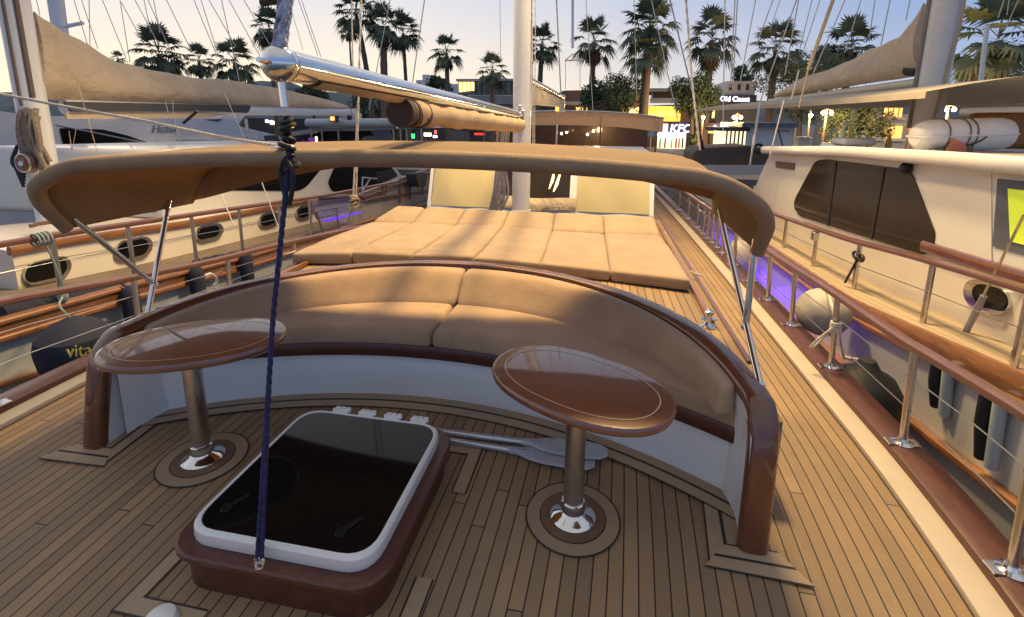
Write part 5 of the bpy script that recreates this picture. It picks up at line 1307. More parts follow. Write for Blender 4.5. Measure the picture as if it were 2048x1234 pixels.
PALMS = [
 (538, 58, 46, 44, 0, 'dark palm crown standing just left of the rope bundle over the boom end', 0, .20),
 (318, 108, 66, 36, 4, 'broad bushy palm above the left sail cover, widest crown on the left', 0, .30),
 (398, 122, 42, 40, 1, 'small palm between the broad bushy palm and the droopy palm on the left', 0, .20),
 (470, 125, 58, 38, 3, 'droopy palm on the left, nearest to the chrome boom end', 0, .28),
 (236, 118, 20, 60, 1, 'tiny far palm peeping over the ridge of the left sail cover', 0, .2),
 (712, 28, 52, 42, 4, 'tall palm at the top of the picture, leaning over in the cluster above the boom', 1.2, .24),
 (698, 62, 26, 46, 1, 'thin young palm at the left of the tall cluster above the boom', 0.1, .10),
 (766, 52, 48, 41, 2, 'palm with thick shaggy trunk in the middle of the tall cluster', -0.2, .33),
 (806, 66, 46, 43, 0, 'slim palm at the right of the tall cluster above the boom', 0.3, .17),
 (893, 106, 42, 42, 1, 'lone slim palm in open sky between the boom and the white mast', 0.1, .22),
 (985, 142, 40, 36, 1, 'low palm before the lit grey building, left of the white mast', 0.0, .20),
 (1084, 90, 42, 40, 0, 'slim palm just right of the white mast', -0.3, .22),
 (1188, 84, 52, 40, 1, 'palm with open fan crown between the mast and the thick trunked palm', -0.1, .24),
 (1300, 62, 64, 36, 4, 'tallest palm right of centre with a thick ringed trunk and two tiers of leaves', -0.2, .31),
 (1424, 80, 58, 40, 2, 'palm with a brown hanging skirt above the round tree right of centre', 0.0, .26),
 (1552, 100, 56, 44, 3, 'bushy palm behind the slanting rigging, left of the right stowed sail', 0, .3),
 (1702, 98, 56, 46, 0, 'palm rising just behind the curved edge of the right stowed sail', 0, .3),
 (1996, 82, 82, 34, 3, 'large palm at the right edge above the dark green bush', 0, .3)]
for px, py, r, Y, k, lb, ln, tr in PALMS: palm(px, py, r, Y, k, lb, ln, tr)
# lower tier of the tallest palm
c = P(1292, 108, y=35.6); R = 50/FOC*36
t = bpy.data.objects
o = bpy.data.objects.new('lower_crown', CROWNS[3][0]); C.objects.link(o); par = [q for q in bpy.data.objects if q.get('label', '').startswith('tallest palm')][0]
o.parent = par; o.location = c-Vector(par.location); o.scale = (R, R, R*1.1)

# ------------------------------------------------------------------ leafy trees
LEAF = [M('leaf_dark', (0.055, 0.085, 0.040), 0.8, var=0.55, scale=1.2), M('leaf_mid', (0.075, 0.12, 0.040), 0.8, var=0.55, scale=1.2), M('leaf_olive', (0.075, 0.092, 0.05), 0.8, var=0.55, scale=1.2)]
BARK = M('bark', (0.09, 0.07, 0.055), 0.9, var=0.4, scale=6, bump=0.6, bscale=25)
def leafy(px, py, rx, rz, Y, mat, label, n=5200, leaf=0.10, seed=0, lumps=26, group='leafy trees along the quay'):
    rn = random.Random(seed+77); c = P(px, py, y=Y); RX = rx/FOC*Y; RZ = rz/FOC*Y; RY = RX*0.8
    base = Vector((c.x, Y, QZ)); t = thing('leafy_tree', label, 'tree', base, group=group)
    m = MB(); top = c.z-RZ*0.2
    m.tube([base+Vector((0.05*math.sin(k), 0, (top-QZ)*k/6)) for k in range(7)], [0.22*(1-0.1*k) for k in range(7)], 10)
    for k in range(6):
        a = k*2.1; e = c+Vector((math.cos(a)*RX*0.6, math.sin(a)*RY*0.6, RZ*rn.uniform(-0.1, 0.5))); s = base.lerp(Vector((c.x, Y, top)), 0.75)
        m.tube([s, s.lerp(e, 0.5)+Vector((0, 0, 0.2)), e], [0.10, 0.06, 0.025], 6)
    m.build('trunk', BARK, t)
    cl = []
    for k in range(lumps):
        while True:
            p = Vector((rn.uniform(-1, 1), rn.uniform(-1, 1), rn.uniform(-1, 1)))
            if p.length < 1: break
        p = p.normalized()*rn.uniform(0.45, 0.86); cl.append((Vector((p.x*RX, p.y*RY, p.z*RZ)), rn.uniform(0.22, 0.42)*min(RX, RZ)))
    cl.append((Vector((0, 0, 0)), 0.62*min(RX, RZ)))
    m = MB(); v = []; f = []
    for i in range(n):
        q, r = cl[rn.randrange(len(cl))]
        while True:
            d = Vector((rn.gauss(0, 1), rn.gauss(0, 1), rn.gauss(0, 1)))
            if d.length > 0.01: break
        d.normalize(); p = c+q+d*r*rn.uniform(0.55, 1.12)
        a = Vector((rn.gauss(0, 1), rn.gauss(0, 1), rn.gauss(0, 1))).normalized(); b = a.orthogonal().normalized()
        s = leaf*Y/40*rn.uniform(0.7, 1.5); o = len(v)
        v += [p-a*s, p+b*s*0.5, p+a*s, p-b*s*0.5]; f.append((o, o+1, o+2, o+3))
    m.add(v, f); m.build('crown', mat, t, smooth=0, weld=False)
    return t
TREES = [
 (1226, 196, 62, 56, 37, 0, 'round dark tree left of the thick ringed palm trunk', 6000),
 (1388, 190, 48, 54, 37, 0, 'round dark tree right of the yellow lit shop terrace', 6000),
 (1608, 172, 82, 66, 40, 2, 'broad dark tree behind the boom of the right stowed sail', 7000),
 (1690, 255, 40, 56, 33, 0, 'tree under the long cream awning beside the street lamps', 3500),
 (1745, 240, 36, 40, 33, 2, 'drooping tree under the awning, left of the lit balcony', 3000),
 (1975, 150, 68, 52, 38, 1, 'bright green bushy tree at the right edge below the large palm', 6000),
 (874, 172, 24, 24, 48, 0, 'small dark tree beside the pale tower left of the mast', 1800),
 (625, 190, 48, 28, 50, 2, 'dark tree under the boom, farthest left of those behind it', 3000),
 (745, 235, 60, 70, 44, 0, 'dark tree mass behind the satellite dome', 5000),
 (1486, 150, 20, 18, 52, 0, 'small dark tree on the skyline beside the taut twisted rope', 1600),
 (1390, 288, 14, 26, 36, 1, 'green shrub right of the glowing shop front', 1800),
 (1660, 130, 40, 36, 48, 2, 'dark pointed tree between two palms behind the right stowed sail', 2500),
 (560, 210, 30, 24, 60, 0, 'small dark tree behind the lashing below the boom end', 1500)]
for i, (px, py, rx, rz, Y, mi, lb, n) in enumerate(TREES): leafy(px, py, rx, rz, Y, LEAF[mi], lb, n, seed=i)

# ------------------------------------------------------------------ buildings
def bbox(px0, py0, px1, py1, Y, depth):
    a = P(px0, py1, y=Y); b = P(px1, py0, y=Y); return MB().box((a.x, Y, min(a.z, b.z)), (b.x, Y+depth, b.z))
def to_ground(px0, py0, px1, Y, depth):
    a = P(px0, py0, y=Y); b = P(px1, py0, y=Y); return MB().box((a.x, Y, QZ), (b.x, Y+depth, a.z))
WALLW = M('pale_wall', (0.55, 0.55, 0.57), 0.8, var=0.1, scale=0.6)
WALLD = M('dark_slate_wall', (0.13, 0.14, 0.15), 0.7, var=0.2, scale=0.7)
WALLB = M('brown_red_roof', (0.24, 0.12, 0.09), 0.8, var=0.2, scale=1)
SLAB = M('grey_concrete', (0.42, 0.42, 0.44), 0.8, var=0.12, scale=0.7)
WARMW = emit('warm_window', (1.0, 0.68, 0.22), 2.0)
YELL = emit('yellow_interior', (1.0, 0.60, 0.06), 1.5)
AMB = emit('amber_interior', (1.0, 0.50, 0.12), 1.2)
WHITEL = emit('white_sign', (0.88, 0.86, 1.0), 3.2)
b = thing('building', 'dark glass fronted building with yellow lit windows, left of the white mast', 'building', P(970, 290, y=50))
to_ground(916, 160, 1040, 50, 8).build('wall', M('green_grey_glass', (0.10, 0.115, 0.105), 0.25, var=0.25, scale=0.5), b)
bbox(912, 157, 1042, 162, 49.8, 8.4).build('roof', SLAB, b)
bbox(935, 190, 1040, 193, 49.7, 0.4).build('ledge', SLAB, b)
for i in range(4): bbox(918+8*i, 164, 924+8*i, 184-i, 49.9, 0.06).build('window', WARMW, b)
for i in range(7): bbox(950+12*i, 163, 952+12*i, 188, 49.9, 0.08).build('mullion', DGREY, b)
bbox(918, 194, 1040, 208, 49.6, 0.1).build('balcony_rail', M('balcony_glass', (0.20, 0.22, 0.22), 0.2), b)
b = thing('building', 'far pale tower on the skyline left of the lone slim palm', 'building', P(848, 290, y=90))
to_ground(832, 160, 872, 90, 10).build('wall', WALLW, b); bbox(845, 149, 856, 161, 91, 4).build('tower', WALLW, b); bbox(835, 166, 840, 174, 89.9, 0.1).build('window', DGREY, b); bbox(862, 150, 863, 160, 91, 0.2).build('mast', DGREY, b)
b = thing('building', 'far pale block right of the tower, half behind the boom', 'building', P(905, 290, y=80))
to_ground(895, 168, 918, 80, 8).build('wall', WALLW, b); bbox(900, 175, 906, 182, 79.9, 0.1).build('window', DGREY, b)
b = thing('building', 'long low arcade with a red brown roof and terrace behind the round trees', 'building', P(1250, 290, y=48))
to_ground(1000, 212, 1440, 48, 10).build('wall', M('arcade_wall', (0.17, 0.13, 0.11), 0.8, var=0.25), b)
py_poly([(1050, 214), (1128, 181), (1290, 178), (1290, 214)], 47.6, 9).build('roof', WALLB, b)
bbox(1060, 203, 1170, 209, 47.2, 3).build('canopy_edge', SLAB, b)
bbox(1298, 176, 1425, 182, 46.5, 8).build('terrace_slab', SLAB, b); bbox(1304, 182, 1424, 196, 47.4, 1).build('terrace_recess', DGREY, b); bbox(1300, 196, 1424, 206, 46.4, 0.2).build('parapet', SLAB, b)
for px in (1303, 1345, 1420): bbox(px, 182, px+3, 206, 46.45, 0.2).build('pillar', SLAB, b)
bbox(1258, 215, 1281, 226, 46.8, 0.2).build('lit_window', WARMW, b)
bbox(1296, 213, 1362, 243, 46.7, 0.2).build('lit_terrace', YELL, b)
for px in (1308, 1334, 1352): bbox(px, 211, px+3, 246, 46.2, 0.2).build('terrace_post', BROWNC, b)
for k, px in enumerate((1316, 1328, 1342)):
    q = P(px, 232, y=46.3); m = MB(); m.lathe([(0.0, 0.55), (0.75, 0.1), (0.75, 0.02), (0.05, 0.5), (0.04, -0.6), (0, -0.6)], q, seg=10); m.build('parasol', AMB, b)
for px0, px1 in ((1050, 1070), (1085, 1110)): bbox(px0, 216, px1, 228, 46.9, 0.1).build('shop_window', M('dim_shop', (0.05, 0.04, 0.04), 0.4), b)
for px0, px1, py0, py1, mt_ in ((1152, 1166, 214, 226, WARMW), (1172, 1180, 214, 226, AMB), (1240, 1254, 215, 226, AMB), (1400, 1412, 214, 236, AMB), (1424, 1436, 214, 236, WARMW)): bbox(px0, py0, px1, py1, 46.85, 0.1).build('lit_window', mt_, b)
# glowing fast food front
b = thing('restaurant', 'glowing restaurant front with a white square emblem and letters KFC', 'shop', P(1350, 290, y=44))
bbox(1308, 243, 1392, 268, 44, 0.4).build('fascia', M('fascia_blue', (0.05, 0.05, 0.10), 0.5), b)
bbox(1316, 266, 1372, 272, 43.8, 0.5).build('light_strip', WHITEL, b)
em = bbox(1319, 248, 1336, 265.5, 43.94, 0.04).build('emblem', emit('emblem_light', (0.95, 0.80, 0.95), 2.6), b)
bbox(1322, 252, 1325, 263, 43.92, 0.01).build('emblem_bar', emit('emblem_pink', (0.9, 0.35, 0.6), 1.6), em); bbox(1330, 252, 1333, 263, 43.92, 0.01).build('emblem_bar', emit('emblem_pink', (0.9, 0.35, 0.6), 1.6), em)
q = P(1360, 257.5, y=43.93); text_mesh('lettering', 'KFC', 0.92, 0.02, WHITEL, b, frame(q, (1, 0, 0), (0, 0, 1)), shear=0.15, bold=0.01)
bbox(1314, 272, 1372, 300, 44.4, 0.2).build('lit_interior', emit('shop_interior', (0.95, 0.76, 0.42), 1.3), b)
for px, c_ in ((1318, (0.05, 0.35, 0.22)), (1328, (0.25, 0.03, 0.03)), (1341, (0.9, 0.7, 0.3)), (1350, (0.04, 0.03, 0.03)), (1356, (0.75, 0.14, 0.06)), (1363, (0.06, 0.05, 0.06))):
    bbox(px, 276, px+4.5, 296, 44.1, 0.15).build('display', M('display_%d' % px, c_, 0.6), b)
b = thing('kiosk', 'yellow glowing shop left of the letters KFC, under blue parasol', 'shop', P(1265, 290, y=42))
bbox(1238, 262, 1292, 300, 42, 0.3).build('wall', M('shop_wall', (0.10, 0.07, 0.05), 0.8), b); bbox(1254, 268, 1282, 298, 41.9, 0.05).build('lit_window', YELL, b); bbox(1240, 258, 1284, 263, 41.6, 0.4).build('awning', SLAB, b)
for px in (1258, 1266, 1274): bbox(px, 270, px+1.5, 298, 41.85, 0.03).build('mullion', BROWNC, b)
for (x0, x1, lb) in ((1200, 1238, 'blue market parasol left of the yellow glowing shop'), (1294, 1312, 'small blue parasol just left of the letters KFC')):
    b = thing('parasol', lb, 'parasol', P((x0+x1)/2, 290, y=40)); a = P((x0+x1)/2, 257, y=40); r = (x1-x0)/2/FOC*40
    m = MB(); m.lathe([(0, 0.02), (r, -0.45), (r, -0.62), (r*0.97, -0.62), (0.02, -0.05)], a, seg=4); m.build('canopy', M('blue_parasol', (0.07, 0.18, 0.30), 0.7), b, smooth=0); m = MB(); m.tube([a, Vector((a.x, a.y, QZ))], 0.03, 8); m.build('pole', STEELS, b)
# building with the first white sign, upper right
b = thing('building', 'grey house with glowing white lettering on its front, right of the twisted rope', 'building', P(1475, 290, y=46))
to_ground(1435, 205, 1515, 46, 6).build('wall', WALLD, b); bbox(1450, 162, 1512, 192, 47, 5).build('upper_wall', WALLW, b); bbox(1436, 190, 1514, 207, 45.7, 0.3).build('fascia', M('fascia_night', (0.04, 0.04, 0.07), 0.5), b)
q = P(1469, 198.3, y=45.66); text_mesh('lettering', 'Old Coast', 0.56, 0.02, WHITEL, b, frame(q, (1, 0, -0.02), (0, 0, 1)), bold=0.012)
for px in (1458, 1475, 1492): bbox(px, 168, px+7, 180, 46.9, 0.1).build('window', DGREY, b)
b = thing('kiosk', 'white quay kiosk with a flat blue roof and lit glass front', 'kiosk', P(1540, 300, y=28))
to_ground(1497, 254, 1590, 28, 4).build('wall', M('kiosk_wall', (0.42, 0.47, 0.50), 0.6, var=0.06), b)
bbox(1484, 246, 1598, 254, 27.6, 5).build('roof', M('kiosk_roof', (0.06, 0.09, 0.13), 0.5), b)
to_ground(1452, 262, 1497, 28.3, 3).build('glass_front', emit('kiosk_light', (0.9, 0.76, 0.44), 1.1), b)
for px in range(1452, 1500, 8): bbox(px, 260, px+2, 306, 28.15, 0.1).build('mullion', DGREY, b)
bbox(1440, 256, 1500, 262, 28.0, 4).build('lower_roof', DGREY, b)
bbox(1590, 252, 1594, 300, 27.9, 0.2).build('corner_post', M('kiosk_post', (0.35, 0.30, 0.18), 0.6), b)
b = thing('shop_sign', 'white glowing sign with a pink diamond before its letters, left of the kiosk', 'sign', P(1450, 256, y=40))
bbox(1418, 247, 1478, 262, 40, 0.3).build('board', WALLD, b)
q = P(1430, 255.5, y=39.9); m = MB(); m.prism([q+Vector((-0.24, 0, 0)), q+Vector((0, 0, -0.22)), q+Vector((0.24, 0, 0)), q+Vector((0, 0, 0.22))], (0, 0.03, 0)); m.build('emblem', emit('diamond_light', (1.0, 0.45, 0.75), 2.4), b)
q = P(1455, 255.5, y=39.9); text_mesh('lettering', 'Mega', 0.50, 0.02, WHITEL, b, frame(q, (1, 0, 0), (0, 0, 1)), bold=0.012)
bbox(1418, 262, 1478, 300, 40.6, 0.2).build('dim_interior', M('dim_interior', (0.07, 0.05, 0.035), 0.6), b); bbox(1416, 263, 1430, 266, 40.4, 0.1).build('lamp_strip', emit('lime_strip', (0.85, 0.85, 0.2), 1.2), b)
for px in (1440, 1452): q = P(px, 285, y=39); 
b = thing('building', 'white building with two warm lit balconies behind the right mast', 'building', P(1790, 300, y=38))
to_ground(1728, 228, 1900, 38, 8).build('wall', M('night_white_wall', (0.30, 0.33, 0.37), 0.8, var=0.08), b)
for y0, y1 in ((216, 234), (252, 276)): bbox(1768, y0, 1806, y1, 37.9, 0.1).build('lit_balcony', AMB, b)
for y in (236, 248, 279): bbox(1762, y-1, 1812, y+3, 37.4, 0.6).build('balcony_slab', SLAB, b)
for px in (1776, 1786, 1797): bbox(px, 216, px+1.5, 234, 37.85, 0.04).build('window_bar', BROWNC, b)
b = thing('building', 'dark house with a small blue white sign behind the yacht bow on the left', 'building', P(535, 290, y=46))
to_ground(495, 236, 600, 46, 6).build('wall', M('dark_house', (0.06, 0.045, 0.05), 0.8, var=0.3), b); 
q = P(541, 243, y=45.9); text_mesh('lettering', 'Marina', 0.44, 0.02, emit('blue_white_sign', (0.62, 0.60, 1.0), 3.2), b, frame(q, (1, 0, -0.05), (0, 0, 1)), bold=0.012)
bbox(541, 244, 550, 249, 45.85, 0.05).build('yellow_sign', emit('yellow_spot', (1.0, 0.9, 0.35), 2.5), b)
for i, (px, py, w_, h_, col, st, lb) in enumerate(((822, 272, 18, 9, (0.03, 0.85, 0.14), 2.6, 'small green glowing sign behind the boom roll'), (856, 269, 16, 7, (1.0, 0.85, 0.45), 2.6, 'pale yellow glowing sign right of the green one'), (872, 264, 5, 7, (1.0, 0.08, 0.08), 2.4, 'small red glowing sign above a white light'), (871, 273, 9, 5, (0.95, 0.95, 1.0), 2.6, 'small white light under the red sign'), (960, 268, 22, 4, (0.8, 0.03, 0.03), 1.6, 'left half of the red neon lettering left of the mast'), (1000, 266, 16, 4, (0.7, 0.02, 0.04), 1.4, 'right half of the red neon lettering left of the mast'), (585, 250, 9, 12, (1.0, 0.35, 0.04), 1.6, 'orange glow in a window right of the blue rope'))):
    glow('lit_sign', px, py, 45, w_, h_, col, st, lb, 'sign')
b = thing('building', 'dark shop row with shuttered fronts between the cruiser and the mast', 'building', P(930, 290, y=47))
to_ground(600, 252, 1040, 47, 5).build('wall', M('shop_row', (0.10, 0.085, 0.085), 0.8, var=0.4), b)
for px in (620, 690, 760, 830, 900, 970): bbox(px, 262, px+40, 300, 46.9, 0.1).build('shutter', M('shutter_%d' % px, (0.18, 0.15, 0.14), 0.6, var=0.3), b)
bbox(985, 262, 1005, 300, 46.6, 0.3).build('dark_door', DGREY, b); bbox(930, 254, 1040, 257, 46.2, 1).build('awning_edge', SLAB, b)
# lamps on the quay
def quay_lamp(px, py, Y, heads, lb):
    q = P(px, py, y=Y); t = thing('street_lamp', lb, 'street lamp', Vector((q.x, Y, QZ)), group='street lamps on the quay')
    m = MB(); m.tube([Vector((q.x, Y, QZ)), q+Vector((0, 0, 0.25))], [0.07, 0.045], 10); m.build('pole', BROWNC, t)
    for k in range(heads):
        o = (k-(heads-1)/2)*0.42; m = MB(); m.tube([q+Vector((0, 0, 0.2)), q+Vector((o, -0.1, 0.12))], 0.02, 6); m.build('arm', BROWNC, t)
        m = MB(); m.lathe([(0, 0.10), (0.07, 0.07), (0.105, -0.02), (0.07, -0.11), (0, -0.12)], q+Vector((o, -0.12, 0)), seg=14); m.build('lamp_head', emit('street_lamp_glow', (1.0, 0.66, 0.28), 30), t)
        l = bpy.data.lights.new('lamp', 'POINT'); l.energy = 480; l.color = (1.0, 0.6, 0.25); l.shadow_soft_size = 0.15
        lo = bpy.data.objects.new('lamp', l); lo.location = q+Vector((o, -0.35, -0.2)); C.objects.link(lo)
for a in ((1406, 234, 34, 1, 'single headed street lamp just right of the twisted rope'), (1474, 234, 34, 2, 'two headed street lamp above the white kiosk glass'), (1620, 230, 31, 1, 'single headed street lamp right of the kiosk roof'), (1653, 225, 31, 2, 'two headed street lamp under the long cream awning'), (1824, 222, 30, 1, 'single headed street lamp left of the thick right mast'), (1896, 218, 30, 2, 'two headed street lamp right of the thick right mast')): quay_lamp(*a)
# cream rubbish bin and small boats by the quay
q = P(1608, 290, y=24); m = MB(); m.box((q.x-0.24, 24, q.z-0.3), (q.x+0.24, 24.4, q.z+0.27)); m.box((q.x-0.28, 23.95, q.z+0.275), (q.x+0.28, 24.45, q.z+0.36)); tag(m.build('quay_bin', M('cream_bin', (0.50, 0.47, 0.33), 0.6)), 'small cream cabinet on the quay right of the kiosk', 'cabinet')
sb = thing('dinghy_cover', 'grey covered boat lying across behind the right yacht bow, below the kiosk', 'boat', P(1460, 310, y=19))
py_poly([(1385, 306), (1400, 296), (1500, 292), (1545, 300), (1545, 330), (1385, 330)], 19, 2.2, 5).build('cover', M('taupe_cover', (0.15, 0.125, 0.105), 0.85, var=0.2), sb, bevel=0.05); py_poly([(1385, 330), (1545, 330), (1540, 350), (1390, 350)], 18.9, 2.4).build('hull', WHITEP, sb)
m = MB(); q = P(1517, 297, y=18.5); m.tube([q+Vector((0.14*math.cos(a), 0, 0.14*math.sin(a))) for a in [2*PI*k/18 for k in range(18)]], 0.045, 8, closed=True); tag(m.build('life_ring', DGREY), 'dark round fender ring on the rail of the grey covered boat', 'ring')
for i, (a, b, r) in enumerate((((1556, 258), (1568, 300), 0.03), ((1560, 262), (1580, 262), 0.025))):
    m = MB(); m.tube([P(*a, y=22.5), P(*b, y=22.5)], r, 6); tag(m.build('davit', DGREY), 'dark davit arm on the quay before the kiosk, %s' % ('leaning one' if i == 0 else 'level one'), 'davit')
m = MB(); q = [P(px, py, y=15) for px, py in ((1396, 255), (1400, 300), (1410, 300), (1404, 275))]; m.prism(q, (0.0, 0.03, 0)); tag(m.build('furled_flag', M('maroon_cloth', (0.12, 0.015, 0.03), 0.8)), 'furled dark red flag hanging beside the twisted rope', 'flag')
q = P(1115, 218, y=12.6); t = thing('anchor_light', 'orange glowing lamp on a thin post above the aft awning', 'lamp', q)
m = MB(); m.lathe([(0, -0.05), (0.045, -0.05), (0.055, 0), (0.045, 0.05), (0, 0.06)], q, seg=14); m.build('lens', emit('orange_lamp', (1.0, 0.25, 0.02), 6), t); m = MB(); m.tube([q+Vector((0, 0, -0.05)), P(1112, 295, y=12.6)], 0.022, 8); m.build('post', STEELS, t)

# ------------------------------------------------------------------ rigging against the sky
def rig(a, b, Y, r, mat, label, group=None, up=True, twisted=False):
    p0 = P(*a, y=Y); p1 = P(*b, y=Y)
    if up and a[1] <= 2: p0 = p0+(p0-p1).normalized()*2.5
    m = MB()
    if twisted: rope(m, [p0, p1], r, 0.16, 2, 6, 150)
    else: m.tube([p0, p1], r, 6)
    return tag(m.build('rigging_line', mat), label, 'rigging line', group)
LG = 'rigging lines of the boats on the left'; RG = 'rigging lines of the boats on the right'
LL = 'thin rigging line slanting across the pale sky on the left'; RL = 'thin rigging line slanting across the blue sky on the right'
for a, b in (((73, 0), (80, 30)), ((97, 0), (101, 42)), ((128, 0), (137, 70)), ((148, 0), (176, 92)), ((163, 0), (196, 98)), ((178, 0), (180, 92)), ((205, 0), (252, 116)), ((240, 0), (260, 125)), ((243, 5), (290, 92)), ((270, 0), (318, 90)), ((288, 0), (302, 66)), ((296, 0), (340, 100)), ((307, 0), (320, 66)), ((333, 0), (382, 100)), ((388, 0), (434, 112)), ((402, 0), (437, 112)), ((418, 0), (472, 94)), ((443, 0), (480, 168)), ((458, 0), (526, 124)), ((488, 0), (548, 104))):
    rig(a, b, 9.0, 0.0075, WIREL, LL, LG)
for a, b, r, lb in (((580, 10), (606, 100), 0.006, 'short faint line just right of the rope bundle above the boom end'), ((597, 0), (636, 112), 0.008, 'left line of the close pair meeting the boom from above'), ((603, 0), (642, 114), 0.008, 'right line of the close pair meeting the boom from above'), ((780, 0), (738, 220), 0.010, 'line leaning left across the shaggy palm'), ((849, 0), (824, 172), 0.012, 'single line leaning left in open sky, right of the slim palm'), ((760, 0), (776, 28), 0.010, 'short line at the top edge by the shaggy palm crown'), ((1000, 0), (1001, 118), 0.006, 'faint vertical line left of the white mast')):
    rig(a, b, 11, r, WIREL, lb)
rig((703, 0), (706, 140), 7.6, 0.012, WIREL, 'left of two ropes hanging before the tall palm cluster', up=True)
rig((722, 0), (712, 400), 5.2, 0.012, ROPEW, 'pale twisted rope hanging down left of the sun pads to a frayed knot', twisted=True)
rig((716, 200), (706, 400), 5.3, 0.010, ROPEW, 'second strand of rope beside the pale twisted rope left of the sun pads', up=False)
kq = P(708, 402, y=5.2); m = MB()
for k in range(4): m.tube([kq+Vector((0.045*math.cos(a), 0.03*math.sin(a), 0.03*k-0.05+0.02*math.sin(a+k))) for a in [2*PI*i/14 for i in range(14)]], 0.014, 6, closed=True)
rope(m, spline([kq, kq+Vector((-0.03, 0, -0.10)), P(696, 440, y=5.2), P(702, 448, y=5.2), P(708, 425, y=5.2)], 6), 0.012, 0.045); tag(m.build('rope_knot', ROPET), 'frayed tan knot and loop at the foot of the pale twisted rope', 'rope')
m = MB(); q = P(712, 402, y=5.2); m.box(q-Vector((0.06, 0.02, 0.015)), q+Vector((0.05, 0.02, 0.03))); tag(m.build('pin_rail', MAHOG, bevel=0.008), 'short wooden pin rail holding the frayed knot', 'pin rail')
for a, b, r, lb in (((1113, 0), (1122, 195), 0.016, 'pale topping lift running down to the end of the second boom'), ((1172, 0), (1186, 220), 0.008, 'line leaning right across the open fan palm'), ((1268, 0), (1274, 200), 0.008, 'near vertical line before the tallest palm'), ((1303, 0), (1357, 245), 0.010, 'line crossing the tallest palm down to the shop front'), ((1340, 0), (1386, 190), 0.014, 'dark line slanting down beside the twisted rope')):
    rig(a, b, 11, r, WIREL if '1340' not in str(a) else WIRE, lb)
rig((1372, 0), (1384, 160), 9, 0.020, ROPEW, 'thick pale twisted rope, its upper length, right of the tallest palm', twisted=True); rig((1384, 160), (1400, 300), 9, 0.020, ROPEW, 'thick pale twisted rope, its lower length, running down past the shop letters', up=False, twisted=True)
t = thing('bosun_frame', 'hanging triangular metal frame with two thin wires before the open fan palm', 'hoist', P(1145, 115, y=13))
m = MB(); m.tube([P(1145, -40, y=13), P(1145, 96, y=13)], 0.035, 8); m.build('hanger', STEELS, t)
m = MB(); m.tube([P(1130, 121, y=13), P(1161, 120, y=13)], 0.02, 6); m.tube([P(1130, 121, y=13), P(1145, 108, y=13), P(1161, 120, y=13)], 0.016, 6); m.build('triangle', STEELS, t)
for x0 in (1131, 1160): m = MB(); m.tube([P(x0, 121, y=13), P(x0, 178, y=13)], 0.008, 5); m.build('wire', WIREL, t)
for a, b, r in (((1450, 0), (1446, 262), 0.010), ((1470, 0), (1461, 175), 0.011), ((1475, 0), (1465, 178), 0.011), ((1511, 0), (1480, 165), 0.009), ((1546, 0), (1512, 92), 0.010), ((1593, 0), (1520, 205), 0.011), ((1597, 0), (1570, 150), 0.010), ((1624, 0), (1598, 105), 0.008), ((1640, 0), (1604, 110), 0.008), ((1690, 0), (1612, 180), 0.009), ((1722, 0), (1690, 105), 0.008), ((1750, 0), (1738, 78), 0.008), ((1780, 0), (1762, 90), 0.009), ((1820, 0), (1812, 40), 0.008), ((1922, 0), (1900, 60), 0.014), ((2008, 0), (1996, 36), 0.009), ((2018, 0), (2014, 30), 0.008), ((1560, 0), (1540, 60), 0.007), ((2036, 0), (2010, 60), 0.007)):
    rig(a, b, 9.5, r, WIREL, RL, RG)
rig((1666, 0), (1616, 140), 8.2, 0.026, ROPET, 'thick tan rope slanting down to the right stowed sail'); rig((1616, 140), (1598, 215), 8.2, 0.012, ROPET, 'thin tan tail below the thick slanting rope on the right', up=False)
rig((1598, 140), (1582, 200), 8.4, 0.010, WIREL, 'thin line crossing the stowed sail left of the thick tan rope', up=False); rig((1520, 205), (1500, 330), 8.0, 0.016, STEELS, 'steel shroud coming down to the right yacht deck house corner', up=False); rig((1568, 200), (1540, 310), 8.0, 0.010, WIREL, 'thin shroud before the kiosk wall', up=False)
for a, b, lb in (((155, 165), (195, 305), 'pale rope hanging from the left sail cover across the yacht window'), ((138, 262), (144, 302), 'left leg of the forked rope before the motor yacht window'), ((152, 258), (144, 302), 'right leg of the forked rope before the motor yacht window'), ((330, 200), (336, 225), 'first short tie crossing the charcoal strip on the left'), ((345, 200), (347, 228), 'second short tie crossing the charcoal strip on the left'), ((448, 185), (490, 280), 'thin line from the sail cover down to the canopy'), ((346, 232), (362, 290), 'thin dark line before the motor yacht lettering')):
    rig(a, b, 4.6, 0.0036, ROPET if 'pale' in lb or 'leg' in lb else WIRE, lb, up=False)
m = MB(); m.tube([P(395, 222, y=4.7), P(367, 246, y=4.7)], 0.016, 8); tag(m.build('turnbuckle', RUBB), 'dark turnbuckle hanging under the charcoal strip', 'fitting')
for a, b, lb in (((435, 372), (468, 452), 'left of two wires running down behind the steel canopy leg'), ((520, 355), (570, 490), 'right of two wires running down behind the steel canopy leg')):
    p0 = P(*a, x=-2.9); p1 = P(*b, x=-2.6); m = MB(); m.tube([p0, p1], 0.006, 6); tag(m.build('wire_stay', WIREL), lb, 'rigging')
